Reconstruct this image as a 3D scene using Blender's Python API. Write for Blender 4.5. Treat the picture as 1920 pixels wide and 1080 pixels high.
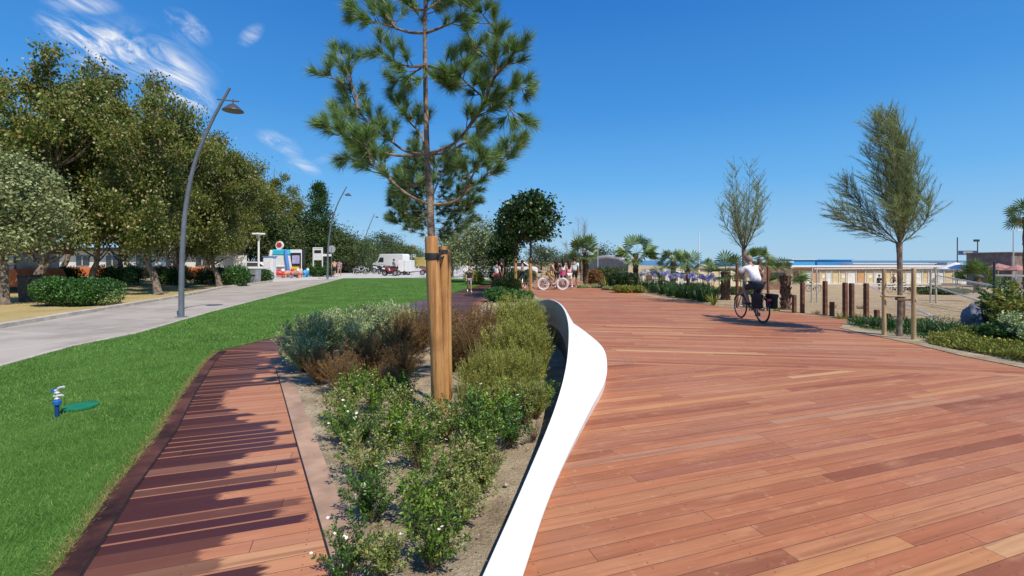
import bpy, bmesh, math, random
import numpy as np
from mathutils import Vector, Matrix
R = math.radians
random.seed(7)
for o in list(bpy.data.objects): bpy.data.objects.remove(o)
scene = bpy.context.scene
COL = scene.collection

# ---------------------------------------------------------------- camera
F, CX, HY, CH = 850.0, 960.0, 488.0, 1.62
cam = bpy.data.cameras.new('Camera'); camo = bpy.data.objects.new('Camera', cam); COL.objects.link(camo)
camo.location = (0, 0, CH); camo.rotation_euler = (R(90), 0, 0)
cam.sensor_width = 36; cam.lens = 36*F/1920; cam.shift_y = -52/1920
cam.clip_start = 0.05; cam.clip_end = 9000
scene.camera = camo
# ---------------------------------------------------------------- light
SUN_AZ = math.atan2(.63, -.777); SUN_EL = R(53)
sl = bpy.data.lights.new('Sun', 'SUN'); so = bpy.data.objects.new('Sun', sl); COL.objects.link(so)
sl.energy = 5.0; sl.angle = R(.5); sl.color = (1, .92, .79)
sd = Vector((math.sin(SUN_AZ)*math.cos(SUN_EL), math.cos(SUN_AZ)*math.cos(SUN_EL), math.sin(SUN_EL)))
so.rotation_euler = sd.to_track_quat('Z', 'Y').to_euler()
so.location = (0, 0, 30)
scene.view_settings.view_transform = 'Standard'; scene.view_settings.look = 'None'
scene.view_settings.exposure = 0.03; scene.view_settings.gamma = 1

def N(nt, typ, **kw):
    n = nt.nodes.new(typ)
    for k, v in kw.items(): setattr(n, k, v)
    return n
def LK(nt, a, b): nt.links.new(a, b)
def M_(nt, op, a, b=None, c=None, clamp=False):
    n = nt.nodes.new('ShaderNodeMath'); n.operation = op; n.use_clamp = clamp
    for i, x in enumerate((a, b, c)):
        if x is None: continue
        if isinstance(x, (int, float)): n.inputs[i].default_value = x
        else: nt.links.new(x, n.inputs[i])
    return n.outputs[0]
def MIX(nt, f, a, b, mode='MIX'):
    n = nt.nodes.new('ShaderNodeMix'); n.data_type = 'RGBA'; n.blend_type = mode
    for i, x in ((0, f), (6, a), (7, b)):
        if isinstance(x, (int, float)): n.inputs[i].default_value = x
        elif isinstance(x, (tuple, list)): n.inputs[i].default_value = (*x[:3], 1)
        else: nt.links.new(x, n.inputs[i])
    return n.outputs[2]
def RAMP(nt, f, stops, interp='LINEAR'):
    n = nt.nodes.new('ShaderNodeValToRGB'); n.color_ramp.interpolation = interp
    el = n.color_ramp.elements
    while len(el) < len(stops): el.new(.5)
    for e, (p, c) in zip(el, stops):
        e.position = p; e.color = (*c[:3], 1) if isinstance(c, (tuple, list)) else (c, c, c, 1)
    nt.links.new(f, n.inputs[0]); return n.outputs[0]
def SSTEP(nt, x, a, b):
    n = nt.nodes.new('ShaderNodeMapRange'); n.interpolation_type = 'SMOOTHSTEP'
    nt.links.new(x, n.inputs[0]); n.inputs[1].default_value = a; n.inputs[2].default_value = b
    return n.outputs[0]
def NOISE(nt, vec, scale, detail=3, rough=.5, dim='3D'):
    n = nt.nodes.new('ShaderNodeTexNoise'); n.noise_dimensions = dim
    n.inputs['Scale'].default_value = scale; n.inputs['Detail'].default_value = detail; n.inputs['Roughness'].default_value = rough
    if vec is not None: nt.links.new(vec, n.inputs['Vector'])
    return n.outputs['Fac']

w = bpy.data.worlds.new('World'); scene.world = w; w.use_nodes = True
nt = w.node_tree; nt.nodes.clear()
sky = N(nt, 'ShaderNodeTexSky', sky_type='NISHITA'); sky.sun_disc = False
sky.sun_elevation = SUN_EL; sky.sun_rotation = SUN_AZ; sky.altitude = 0; sky.air_density = 1.0; sky.dust_density = .25; sky.ozone_density = 3.0
tc = N(nt, 'ShaderNodeTexCoord'); sp = N(nt, 'ShaderNodeSeparateXYZ'); LK(nt, tc.outputs['Generated'], sp.inputs[0])
# clear deep-blue air: the sky model graded by elevation towards the blue of the day
STR = .11
def sk(c): return tuple(x/STR for x in c)
grad = N(nt, 'ShaderNodeValToRGB'); els = grad.color_ramp.elements
for _ in range(4): els.new(.5)
for e, (p, c) in zip(els, [(0, (.36, .60, .82)), (.05, (.29, .56, .84)), (.16, (.125, .44, .87)), (.30, (.050, .30, .77)), (.50, (.018, .19, .63)), (1, (.012, .10, .40))]):
    e.position = p; e.color = (*c, 1)
LK(nt, sp.outputs[2], grad.inputs[0])
gs = N(nt, 'ShaderNodeVectorMath', operation='SCALE'); LK(nt, grad.outputs[0], gs.inputs[0]); gs.inputs['Scale'].default_value = 1/STR
hs = N(nt, 'ShaderNodeMix', data_type='RGBA'); hs.inputs[0].default_value = .86; LK(nt, sky.outputs[0], hs.inputs[6]); LK(nt, gs.outputs[0], hs.inputs[7])

yy = M_(nt, 'MAXIMUM', sp.outputs[1], .05)
ca = M_(nt, 'DIVIDE', sp.outputs[0], yy); cb = M_(nt, 'DIVIDE', sp.outputs[2], yy)
def cloud(px, py, ax, bx, ang, amp):
    a0, b0 = (px-CX)/F, (HY-py)/F
    da = M_(nt, 'SUBTRACT', ca, a0); db = M_(nt, 'SUBTRACT', cb, b0)
    c, s = math.cos(ang), math.sin(ang)
    u = M_(nt, 'DIVIDE', M_(nt, 'ADD', M_(nt, 'MULTIPLY', da, c), M_(nt, 'MULTIPLY', db, s)), ax/F)
    v = M_(nt, 'DIVIDE', M_(nt, 'SUBTRACT', M_(nt, 'MULTIPLY', db, c), M_(nt, 'MULTIPLY', da, s)), bx/F)
    d = M_(nt, 'ADD', M_(nt, 'MULTIPLY', u, u), M_(nt, 'MULTIPLY', v, v))
    e = M_(nt, 'SUBTRACT', 1.0, d, clamp=True); e = M_(nt, 'POWER', e, 1.5)
    return M_(nt, 'MULTIPLY', e, amp)
cl = [(180, 85, 140, 50, R(-26), 1.5), (300, 112, 130, 30, R(-26), .9), (335, 165, 90, 40, R(-30), 1.3), (352, 50, 60, 26, R(-38), .9), (470, 66, 34, 20, R(40), .5),
      (524, 268, 55, 20, R(-25), .85), (568, 312, 44, 18, R(-25), .7), (150, 6, 90, 24, R(-5), .8), (615, 297, 40, 10, R(15), .3), (290, 95, 150, 60, R(-25), .32)]
tot = None
for c in cl:
    m = cloud(*c); tot = m if tot is None else M_(nt, 'ADD', tot, m)
cv = N(nt, 'ShaderNodeCombineXYZ')
c_, s_ = math.cos(R(-28)), math.sin(R(-28))
LK(nt, M_(nt, 'MULTIPLY', M_(nt, 'ADD', M_(nt, 'MULTIPLY', ca, c_), M_(nt, 'MULTIPLY', cb, s_)), 3.0), cv.inputs[0])
LK(nt, M_(nt, 'MULTIPLY', M_(nt, 'SUBTRACT', M_(nt, 'MULTIPLY', cb, c_), M_(nt, 'MULTIPLY', ca, s_)), 11.0), cv.inputs[1])
nz = N(nt, 'ShaderNodeTexNoise'); nz.inputs['Scale'].default_value = 1.9; nz.inputs['Detail'].default_value = 7; nz.inputs['Roughness'].default_value = .62; nz.inputs['Distortion'].default_value = 1.4
LK(nt, cv.outputs[0], nz.inputs['Vector'])
dens = M_(nt, 'MULTIPLY', tot, SSTEP(nt, nz.outputs['Fac'], .36, .72))
dens = M_(nt, 'MULTIPLY', dens, 1.0, clamp=True)
skyc = MIX(nt, dens, hs.outputs[2], (7.2, 7.6, 8.4))
bg = N(nt, 'ShaderNodeBackground'); bg.inputs['Strength'].default_value = .11
LK(nt, skyc, bg.inputs['Color'])
wo = N(nt, 'ShaderNodeOutputWorld'); LK(nt, bg.outputs[0], wo.inputs[0])

# ---------------------------------------------------------------- helpers
def gp(px, py, z=0.0):
    Y = F*(CH-z)/(py-HY); return ((px-CX)/F*Y, Y)
def at(px, py, Y):
    return Vector(((px-CX)/F*Y, Y, CH-(py-HY)/F*Y))
def hgt(X, Y):                                   # terrain: the beach on the right lies lower
    xs = [0, 13, 33, 46, 76, 1e5]; ys = [0, 0, -1.2, -1.6, -2.4, -2.4]
    h = float(np.interp(Y, xs, ys)); xe = float(np.interp(Y, [13.9, 15.6, 19, 29, 36, 60, 130], [8.5, 7.2, 6.3, 5.7, 5.3, 5, 5]))
    t = (X-xe-1.8)/6; t = min(1, max(0, t)); return h*t*t*(3-2*t)
def tag(o, label=None, cat=None, group=None, kind=None):
    if label: o['label'] = label
    if cat: o['category'] = cat
    if group: o['group'] = group
    if kind: o['kind'] = kind
    return o
def empty(name, loc=(0, 0, 0), rz=0, s=1):
    o = bpy.data.objects.new(name, None); COL.objects.link(o); o.location = loc; o.rotation_euler = (0, 0, rz); o.scale = (s, s, s)
    o.empty_display_size = .2
    return o
def thing(name, label, cat, loc=(0, 0, 0), rz=0, group=None, s=1):
    return tag(empty(name, loc, rz, s), label, cat, group)
def link(name, me, parent=None):
    o = bpy.data.objects.new(name, me); COL.objects.link(o)
    if parent is not None: o.parent = parent
    return o
def kids(o): return [c for c in bpy.data.objects if c.parent == o]
def copy_tree(o, parent=None):
    ch = kids(o)
    c = o.copy(); COL.objects.link(c); c.parent = parent
    for k in ch: copy_tree(k, c)
    return c
def place(proto, loc, rz=0, s=1, label=None, first=False):
    c = proto if first else copy_tree(proto)
    c.location = loc; c.rotation_euler = (0, 0, rz); c.scale = (s, s, s) if isinstance(s, (int, float)) else s
    if label: c['label'] = label
    return c
def np_mesh(name, V, Fc, mat, smooth=False):
    V = np.asarray(V, dtype=np.float32).reshape(-1, 3); Fc = np.asarray(Fc, dtype=np.int32)
    k = Fc.shape[1]; me = bpy.data.meshes.new(name)
    me.vertices.add(len(V)); me.vertices.foreach_set('co', V.ravel())
    me.loops.add(Fc.size); me.loops.foreach_set('vertex_index', Fc.ravel())
    me.polygons.add(len(Fc)); me.polygons.foreach_set('loop_start', np.arange(0, Fc.size, k, dtype=np.int32))
    me.polygons.foreach_set('loop_total', np.full(len(Fc), k, dtype=np.int32))
    if smooth: me.polygons.foreach_set('use_smooth', np.ones(len(Fc), dtype=bool))
    me.update(calc_edges=True); me.validate(); me.materials.append(mat); return me
class MB:
    def __init__(s): s.v = []; s.f = []
    def add(s, vs, fs):
        n = len(s.v); s.v += [tuple(x) for x in vs]; s.f += [tuple(i+n for i in f) for f in fs]; return s
    def box(s, c, size, rz=0, taper=1, M=None):
        x, y, z = [a/2 for a in size]; vs = []
        for dz in (-1, 1):
            t = taper if dz > 0 else 1
            for dx, dy in ((-1, -1), (1, -1), (1, 1), (-1, 1)):
                p = Vector((dx*x*t, dy*y*t, dz*z))
                if M is not None: p = M @ p
                elif rz: p = Matrix.Rotation(rz, 3, 'Z') @ p
                vs.append(p+Vector(c))
        return s.add(vs, [(0, 3, 2, 1), (4, 5, 6, 7), (0, 1, 5, 4), (1, 2, 6, 5), (2, 3, 7, 6), (3, 0, 4, 7)])
    def tube(s, pts, rad, n=8, cap=True):
        pts = [Vector(p) for p in pts]; m = len(pts)
        if isinstance(rad, (int, float)): rad = [rad]*m
        T = [(pts[min(i+1, m-1)]-pts[max(i-1, 0)]).normalized() for i in range(m)]
        a = Vector((0, 0, 1)) if abs(T[0].z) < .9 else Vector((1, 0, 0))
        u = T[0].cross(a).normalized(); vs = []
        for i in range(m):
            u = (u-T[i]*u.dot(T[i])); u = u.normalized() if u.length > 1e-6 else T[i].orthogonal().normalized()
            w_ = T[i].cross(u)
            for k in range(n):
                t = 2*math.pi*k/n; vs.append(pts[i]+(u*math.cos(t)+w_*math.sin(t))*rad[i])
        fs = [(i*n+k, i*n+(k+1) % n, (i+1)*n+(k+1) % n, (i+1)*n+k) for i in range(m-1) for k in range(n)]
        if cap: fs += [tuple(range(n-1, -1, -1)), tuple(range((m-1)*n, m*n))]
        return s.add(vs, fs)
    def lathe(s, prof, c=(0, 0, 0), n=16, M=None):
        vs = []; c = Vector(c)
        for r, z in prof:
            for k in range(n):
                t = 2*math.pi*k/n; p = Vector((r*math.cos(t), r*math.sin(t), z))
                if M is not None: p = M @ p
                vs.append(p+c)
        m = len(prof)
        fs = [(i*n+k, i*n+(k+1) % n, (i+1)*n+(k+1) % n, (i+1)*n+k) for i in range(m-1) for k in range(n)]
        fs += [tuple(range(n-1, -1, -1)), tuple(range((m-1)*n, m*n))]
        return s.add(vs, fs)
    def ball(s, c, r, n=10, m=6):
        rx, ry, rz = r if isinstance(r, tuple) else (r, r, r); prof = []
        vs = []; c = Vector(c)
        for i in range(m+1):
            a = math.pi*(i+.02)/(m+.04)-math.pi/2
            for k in range(n):
                t = 2*math.pi*k/n; vs.append(c+Vector((rx*math.cos(a)*math.cos(t), ry*math.cos(a)*math.sin(t), rz*math.sin(a))))
        fs = [(i*n+k, i*n+(k+1) % n, (i+1)*n+(k+1) % n, (i+1)*n+k) for i in range(m) for k in range(n)]
        return s.add(vs, fs)
    def torus(s, c, R_, r, axis='y', n=28, k=8):
        vs = []; c = Vector(c)
        for i in range(n):
            a = 2*math.pi*i/n
            for j in range(k):
                b = 2*math.pi*j/k; q = R_+r*math.cos(b); p = (q*math.cos(a), r*math.sin(b), q*math.sin(a)) if axis == 'y' else (q*math.cos(a), q*math.sin(a), r*math.sin(b))
                vs.append(c+Vector(p))
        fs = [(i*k+j, ((i+1) % n)*k+j, ((i+1) % n)*k+(j+1) % k, i*k+(j+1) % k) for i in range(n) for j in range(k)]
        return s.add(vs, fs)
    def prism(s, poly, y0, y1):                  # poly in x,z ; extruded along y
        n = len(poly); vs = [(x, y0, z) for x, z in poly]+[(x, y1, z) for x, z in poly]
        return s.add(vs, [tuple(range(n)), tuple(range(2*n-1, n-1, -1))]+[(i, i+n, (i+1) % n+n, (i+1) % n) for i in range(n)])
    def build(s, name, mat, parent=None, smooth=True, bevel=0):
        me = bpy.data.meshes.new(name); me.from_pydata(s.v, [], s.f); me.materials.append(mat)
        bm = bmesh.new(); bm.from_mesh(me); bmesh.ops.recalc_face_normals(bm, faces=bm.faces); bm.to_mesh(me); bm.free()
        if smooth:
            me.polygons.foreach_set('use_smooth', [True]*len(me.polygons))
            try: me.set_sharp_from_angle(angle=R(38))
            except Exception: pass
        o = link(name, me, parent)
        if bevel:
            b = o.modifiers.new('bevel', 'BEVEL'); b.width = bevel; b.segments = 2; b.limit_method = 'ANGLE'
        return o

# ---------------------------------------------------------------- materials
MATS = {}
def mat(name, col, rough=.6, var=.12, scale=6, bump=0, metal=0, spec=.5, col2=None):
    """plain procedural surface: base colour broken by noise, optional second colour"""
    if name in MATS: return MATS[name]
    m = bpy.data.materials.new(name); m.use_nodes = True; nt = m.node_tree; b = nt.nodes['Principled BSDF']
    b.inputs['Roughness'].default_value = rough; b.inputs['Metallic'].default_value = metal; b.inputs['Specular IOR Level'].default_value = spec
    tc = N(nt, 'ShaderNodeTexCoord'); f = NOISE(nt, tc.outputs['Object'], scale, 5, .6)
    c2 = col2 or tuple(c*(1-var*2.2) for c in col); c1 = tuple(min(.95, c*(1+var)) for c in col)
    LK(nt, MIX(nt, SSTEP(nt, f, .3, .7), c1, c2), b.inputs['Base Color'])
    if bump:
        bp = N(nt, 'ShaderNodeBump'); bp.inputs['Strength'].default_value = bump; bp.inputs['Distance'].default_value = .02
        LK(nt, NOISE(nt, tc.outputs['Object'], scale*6, 5, .65), bp.inputs['Height']); LK(nt, bp.outputs[0], b.inputs['Normal'])
    MATS[name] = m; return m
def leafmat(name, cols, rough=.5, trans=.3, spec=.35, ns=1.3, nw=.38):
    """leaves: colour varies from leaf to leaf and softly over the plant"""
    if name in MATS: return MATS[name]
    m = bpy.data.materials.new(name); m.use_nodes = True; nt = m.node_tree; b = nt.nodes['Principled BSDF']
    g = N(nt, 'ShaderNodeNewGeometry'); oi = N(nt, 'ShaderNodeObjectInfo')
    n = len(cols); st = [((i+.5)/n, c) for i, c in enumerate(cols)]
    tcn = N(nt, 'ShaderNodeTexCoord')
    nf = NOISE(nt, tcn.outputs['Object'], ns, 3)
    f = M_(nt, 'ADD', M_(nt, 'MULTIPLY', g.outputs['Random Per Island'], 1.03-nw), M_(nt, 'MULTIPLY', nf, nw), clamp=True)
    c = RAMP(nt, f, st)
    hsn = N(nt, 'ShaderNodeHueSaturation'); LK(nt, c, hsn.inputs['Color'])
    LK(nt, M_(nt, 'MULTIPLY_ADD', oi.outputs['Random'], .3, .85), hsn.inputs['Value'])
    LK(nt, hsn.outputs[0], b.inputs['Base Color']); b.inputs['Roughness'].default_value = rough; b.inputs['Specular IOR Level'].default_value = spec
    tr = N(nt, 'ShaderNodeBsdfTranslucent'); LK(nt, hsn.outputs[0], tr.inputs[0])
    mx = N(nt, 'ShaderNodeMixShader'); mx.inputs[0].default_value = trans
    LK(nt, b.outputs[0], mx.inputs[1]); LK(nt, tr.outputs[0], mx.inputs[2]); LK(nt, mx.outputs[0], nt.nodes['Material Output'].inputs[0])
    MATS[name] = m; return m

# crease between the two decking directions, and their directions, in ground metres
cA, cB = Vector(gp(475, 661)), Vector(gp(1660, 699)); cd = (cB-cA).normalized()
DA = (math.sin(R(71.5)), math.cos(R(71.5))); DB = (cd.x, cd.y)
def board_mat(name, border=None):
    m = bpy.data.materials.new(name); m.use_nodes = True; nt = m.node_tree; b = nt.nodes['Principled BSDF']
    tc = N(nt, 'ShaderNodeTexCoord'); s = N(nt, 'ShaderNodeSeparateXYZ'); LK(nt, tc.outputs['Object'], s.inputs[0]); X, Y = s.outputs[0], s.outputs[1]
    def lin(a, b_, c=0.0): return M_(nt, 'ADD', M_(nt, 'ADD', M_(nt, 'MULTIPLY', X, a), M_(nt, 'MULTIPLY', Y, b_)), c)
    # signed distance beyond the crease
    nB = (-cd.y, cd.x); side = lin(nB[0], nB[1], -(nB[0]*cA.x+nB[1]*cA.y))
    z = M_(nt, 'GREATER_THAN', side, 0.0)
    def mixf(a, b_): return M_(nt, 'ADD', M_(nt, 'MULTIPLY', a, M_(nt, 'SUBTRACT', 1.0, z)), M_(nt, 'MULTIPLY', b_, z))
    u = mixf(lin(DA[0], DA[1]), lin(DB[0], DB[1], 311.0)); v = mixf(lin(-DA[1], DA[0], 40.0), side)
    W, L = .113, 2.5
    vr = M_(nt, 'DIVIDE', v, W); row = M_(nt, 'FLOOR', vr); fv = M_(nt, 'FRACT', vr)
    row = M_(nt, 'ADD', row, M_(nt, 'MULTIPLY', z, 977.0))
    wn = N(nt, 'ShaderNodeTexWhiteNoise', noise_dimensions='1D'); LK(nt, row, wn.inputs['W'])
    uu = M_(nt, 'ADD', M_(nt, 'DIVIDE', u, L), M_(nt, 'MULTIPLY', wn.outputs[0], 7.0)); colr = M_(nt, 'FLOOR', uu); fu = M_(nt, 'FRACT', uu)
    cx = N(nt, 'ShaderNodeCombineXYZ'); LK(nt, row, cx.inputs[0]); LK(nt, colr, cx.inputs[1])
    w2 = N(nt, 'ShaderNodeTexWhiteNoise', noise_dimensions='2D'); LK(nt, cx.outputs[0], w2.inputs['Vector']); idn = w2.outputs[0]
    w3 = N(nt, 'ShaderNodeTexWhiteNoise', noise_dimensions='3D'); cx3 = N(nt, 'ShaderNodeCombineXYZ'); LK(nt, row, cx3.inputs[0]); LK(nt, colr, cx3.inputs[1]); cx3.inputs[2].default_value = 5.5
    LK(nt, cx3.outputs[0], w3.inputs['Vector']); id2 = w3.outputs[0]
    base = RAMP(nt, idn, [(0, (.25, .082, .042)), (.14, (.37, .140, .070)), (.30, (.47, .185, .092)), (.46, (.40, .145, .072)), (.60, (.50, .225, .115)), (.74, (.35, .135, .085)), (.86, (.55, .265, .12)), (.93, (.42, .215, .15)), (.975, (.66, .40, .19))])
    g = N(nt, 'ShaderNodeCombineXYZ'); LK(nt, M_(nt, 'MULTIPLY', u, 1.1), g.inputs[0]); LK(nt, M_(nt, 'MULTIPLY', v, 34.0), g.inputs[1]); LK(nt, M_(nt, 'MULTIPLY', idn, 50.0), g.inputs[2])
    grain = NOISE(nt, g.outputs[0], 1.0, 5, .65)
    g2 = N(nt, 'ShaderNodeCombineXYZ'); LK(nt, M_(nt, 'MULTIPLY', u, 1.3), g2.inputs[0]); LK(nt, M_(nt, 'MULTIPLY', v, 5.0), g2.inputs[1]); LK(nt, M_(nt, 'MULTIPLY', id2, 90.0), g2.inputs[2])
    blot = NOISE(nt, g2.outputs[0], 1.6, 4, .6)
    c = MIX(nt, SSTEP(nt, grain, .35, .75), base, MIX(nt, .5, base, (.22, .085, .048)))
    c = MIX(nt, M_(nt, 'MULTIPLY', SSTEP(nt, blot, .5, .75), .5), c, (.58, .30, .17))
    dust = NOISE(nt, tc.outputs['Object'], .55, 4, .6)
    c = MIX(nt, M_(nt, 'MULTIPLY', SSTEP(nt, dust, .4, .75), .38), c, (.46, .245, .165))
    fine = NOISE(nt, tc.outputs['Object'], 14, 5, .7)
    c = MIX(nt, M_(nt, 'MULTIPLY', SSTEP(nt, fine, .58, .72), .4), c, (.62, .40, .27))
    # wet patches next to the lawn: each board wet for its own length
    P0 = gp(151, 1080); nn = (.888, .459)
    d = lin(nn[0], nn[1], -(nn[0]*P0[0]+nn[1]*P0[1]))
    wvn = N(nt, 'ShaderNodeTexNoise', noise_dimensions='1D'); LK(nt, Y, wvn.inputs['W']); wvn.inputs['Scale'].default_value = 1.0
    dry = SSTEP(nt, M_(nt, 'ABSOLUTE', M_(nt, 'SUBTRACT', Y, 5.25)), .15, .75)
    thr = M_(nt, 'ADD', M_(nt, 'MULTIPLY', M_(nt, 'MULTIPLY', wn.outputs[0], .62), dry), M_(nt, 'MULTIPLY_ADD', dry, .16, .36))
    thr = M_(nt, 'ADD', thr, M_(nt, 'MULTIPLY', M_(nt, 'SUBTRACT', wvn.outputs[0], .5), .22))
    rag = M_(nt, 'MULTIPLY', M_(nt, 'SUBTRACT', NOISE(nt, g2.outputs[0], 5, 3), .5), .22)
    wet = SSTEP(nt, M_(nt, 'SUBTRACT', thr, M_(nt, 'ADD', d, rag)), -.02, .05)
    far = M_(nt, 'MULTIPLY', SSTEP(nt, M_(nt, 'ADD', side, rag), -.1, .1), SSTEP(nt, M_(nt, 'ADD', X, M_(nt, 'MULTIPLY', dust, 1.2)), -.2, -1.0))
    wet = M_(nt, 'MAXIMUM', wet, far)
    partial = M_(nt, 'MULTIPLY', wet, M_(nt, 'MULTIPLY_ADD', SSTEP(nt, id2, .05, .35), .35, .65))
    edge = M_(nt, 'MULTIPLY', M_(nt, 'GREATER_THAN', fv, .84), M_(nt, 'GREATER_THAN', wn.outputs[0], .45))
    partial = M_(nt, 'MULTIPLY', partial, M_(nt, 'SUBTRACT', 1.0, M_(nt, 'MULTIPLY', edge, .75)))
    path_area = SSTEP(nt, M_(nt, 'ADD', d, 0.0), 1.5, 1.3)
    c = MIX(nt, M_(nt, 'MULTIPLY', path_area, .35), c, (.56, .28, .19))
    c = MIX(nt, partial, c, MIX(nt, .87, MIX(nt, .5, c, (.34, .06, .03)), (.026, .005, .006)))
    gap = M_(nt, 'MAXIMUM', M_(nt, 'LESS_THAN', fv, .032), M_(nt, 'LESS_THAN', fu, .0016))
    pu = M_(nt, 'MULTIPLY', M_(nt, 'ABSOLUTE', M_(nt, 'SUBTRACT', M_(nt, 'FRACT', M_(nt, 'DIVIDE', u, .58)), .5)), .58)
    pv = M_(nt, 'ABSOLUTE', M_(nt, 'SUBTRACT', M_(nt, 'MULTIPLY', M_(nt, 'ABSOLUTE', M_(nt, 'SUBTRACT', fv, .516)), W), .034))
    screw = M_(nt, 'LESS_THAN', M_(nt, 'ADD', M_(nt, 'MULTIPLY', pu, pu), M_(nt, 'MULTIPLY', pv, pv)), .000022)
    crease = M_(nt, 'LESS_THAN', M_(nt, 'ABSOLUTE', side), .003)
    c = MIX(nt, M_(nt, 'MULTIPLY', screw, .75), c, (.05, .03, .03))
    c = MIX(nt, M_(nt, 'MULTIPLY', M_(nt, 'MAXIMUM', gap, crease), .85), c, (.035, .014, .01))
    lane = NOISE(nt, g.outputs[0], .45, 4, .6)
    c = MIX(nt, M_(nt, 'MULTIPLY', SSTEP(nt, lane, .52, .70), .38), c, (.17, .055, .030))
    c = MIX(nt, 1.0, c, (.97, .92, .81), 'MULTIPLY')
    LK(nt, c, b.inputs['Base Color'])
    LK(nt, M_(nt, 'SUBTRACT', M_(nt, 'MULTIPLY_ADD', grain, .18, .56), M_(nt, 'MULTIPLY', partial, .30)), b.inputs['Roughness'])
    b.inputs['Specular IOR Level'].default_value = .35
    bp = N(nt, 'ShaderNodeBump'); bp.inputs['Strength'].default_value = .5; bp.inputs['Distance'].default_value = .006
    hgtn = M_(nt, 'SUBTRACT', M_(nt, 'MULTIPLY', grain, .5), M_(nt, 'MULTIPLY', gap, 1.5))
    LK(nt, hgtn, bp.inputs['Height']); LK(nt, bp.outputs[0], b.inputs['Normal'])
    return m
def ground_mat(name, cols, scale=1.0, fine=20, bump=.6, rough=.95, dist=.02):
    m = bpy.data.materials.new(name); m.use_nodes = True; nt = m.node_tree; b = nt.nodes['Principled BSDF']
    tc = N(nt, 'ShaderNodeTexCoord'); a = NOISE(nt, tc.outputs['Object'], scale, 6, .6); f = NOISE(nt, tc.outputs['Object'], fine, 6, .7)
    mx = M_(nt, 'ADD', M_(nt, 'MULTIPLY', a, .55), M_(nt, 'MULTIPLY', f, .45))
    n = len(cols); LK(nt, RAMP(nt, mx, [(.34+.32*i/(n-1), c) for i, c in enumerate(cols)]), b.inputs['Base Color'])
    b.inputs['Roughness'].default_value = rough; b.inputs['Specular IOR Level'].default_value = .1
    bp = N(nt, 'ShaderNodeBump'); bp.inputs['Strength'].default_value = bump; bp.inputs['Distance'].default_value = dist
    LK(nt, M_(nt, 'ADD', f, M_(nt, 'MULTIPLY', a, 2.0)), bp.inputs['Height']); LK(nt, bp.outputs[0], b.inputs['Normal'])
    return m
def paving_mat(name, c1, c2, bw, bh, ang=0, joint=(.2, .19, .17), mort=.012):
    m = bpy.data.materials.new(name); m.use_nodes = True; nt = m.node_tree; b = nt.nodes['Principled BSDF']
    tc = N(nt, 'ShaderNodeTexCoord'); mp = N(nt, 'ShaderNodeMapping'); mp.inputs['Rotation'].default_value = (0, 0, ang); LK(nt, tc.outputs['Object'], mp.inputs[0])
    br = N(nt, 'ShaderNodeTexBrick'); LK(nt, mp.outputs[0], br.inputs['Vector']); br.inputs['Scale'].default_value = 1
    br.inputs['Brick Width'].default_value = bw; br.inputs['Row Height'].default_value = bh; br.inputs['Mortar Size'].default_value = mort
    br.inputs['Color1'].default_value = (*c1, 1); br.inputs['Color2'].default_value = (*c2, 1); br.inputs['Mortar'].default_value = (*joint, 1)
    f = NOISE(nt, tc.outputs['Object'], .7, 6, .65); g = NOISE(nt, tc.outputs['Object'], 22, 5, .7)
    c = MIX(nt, M_(nt, 'MULTIPLY', SSTEP(nt, f, .42, .66), .55), br.outputs[0], (.21, .18, .155)); c = MIX(nt, M_(nt, 'MULTIPLY', SSTEP(nt, g, .45, .7), .25), c, (.45, .42, .38))
    LK(nt, c, b.inputs['Base Color']); b.inputs['Roughness'].default_value = .9; b.inputs['Specular IOR Level'].default_value = .15
    return m

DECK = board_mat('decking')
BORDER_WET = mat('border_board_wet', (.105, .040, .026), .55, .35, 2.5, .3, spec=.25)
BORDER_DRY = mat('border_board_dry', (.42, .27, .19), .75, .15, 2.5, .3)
SOIL = ground_mat('sandy_soil', [(.19, .14, .085), (.38, .30, .20), (.50, .41, .28), (.68, .58, .43)], 3.0, 46, 1.0, dist=.035)
SAND = ground_mat('sand', [(.27, .19, .11), (.42, .31, .185), (.50, .375, .23), (.57, .44, .28)], 1.1, 5, 1.0, dist=.16)
def streak_wood(name, c1, c2, c3):
    m = bpy.data.materials.new(name); m.use_nodes = True; nt = m.node_tree; b = nt.nodes['Principled BSDF']; tc = N(nt, 'ShaderNodeTexCoord'); mp = N(nt, 'ShaderNodeMapping'); mp.inputs['Scale'].default_value = (26, 26, 1.3); LK(nt, tc.outputs['Object'], mp.inputs[0])
    a = NOISE(nt, mp.outputs[0], 1.0, 6, .65); k = NOISE(nt, tc.outputs['Object'], 3.5, 4, .6); cr = N(nt, 'ShaderNodeMapping'); cr.inputs['Scale'].default_value = (40, 40, .9); LK(nt, tc.outputs['Object'], cr.inputs[0]); q = NOISE(nt, cr.outputs[0], 1.0, 3, .5)
    c = RAMP(nt, a, [(.32, c2), (.52, c1), (.72, c3)]); c = MIX(nt, M_(nt, 'MULTIPLY', SSTEP(nt, k, .48, .72), .55), c, c2); c = MIX(nt, M_(nt, 'MULTIPLY', SSTEP(nt, q, .63, .68), .8), c, (.05, .022, .01))
    LK(nt, c, b.inputs['Base Color']); b.inputs['Roughness'].default_value = .7; bp = N(nt, 'ShaderNodeBump'); bp.inputs['Strength'].default_value = .6; bp.inputs['Distance'].default_value = .004; LK(nt, a, bp.inputs['Height']); LK(nt, bp.outputs[0], b.inputs['Normal']); return m
DRYG = ground_mat('dry_grass', [(.22, .17, .07), (.36, .28, .12), (.45, .35, .16), (.40, .34, .15)], .7, 16, .8)
TURF = ground_mat('turf', [(.035, .06, .013), (.06, .13, .022), (.085, .18, .034), (.11, .21, .042)], .9, 30, .9)
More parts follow.
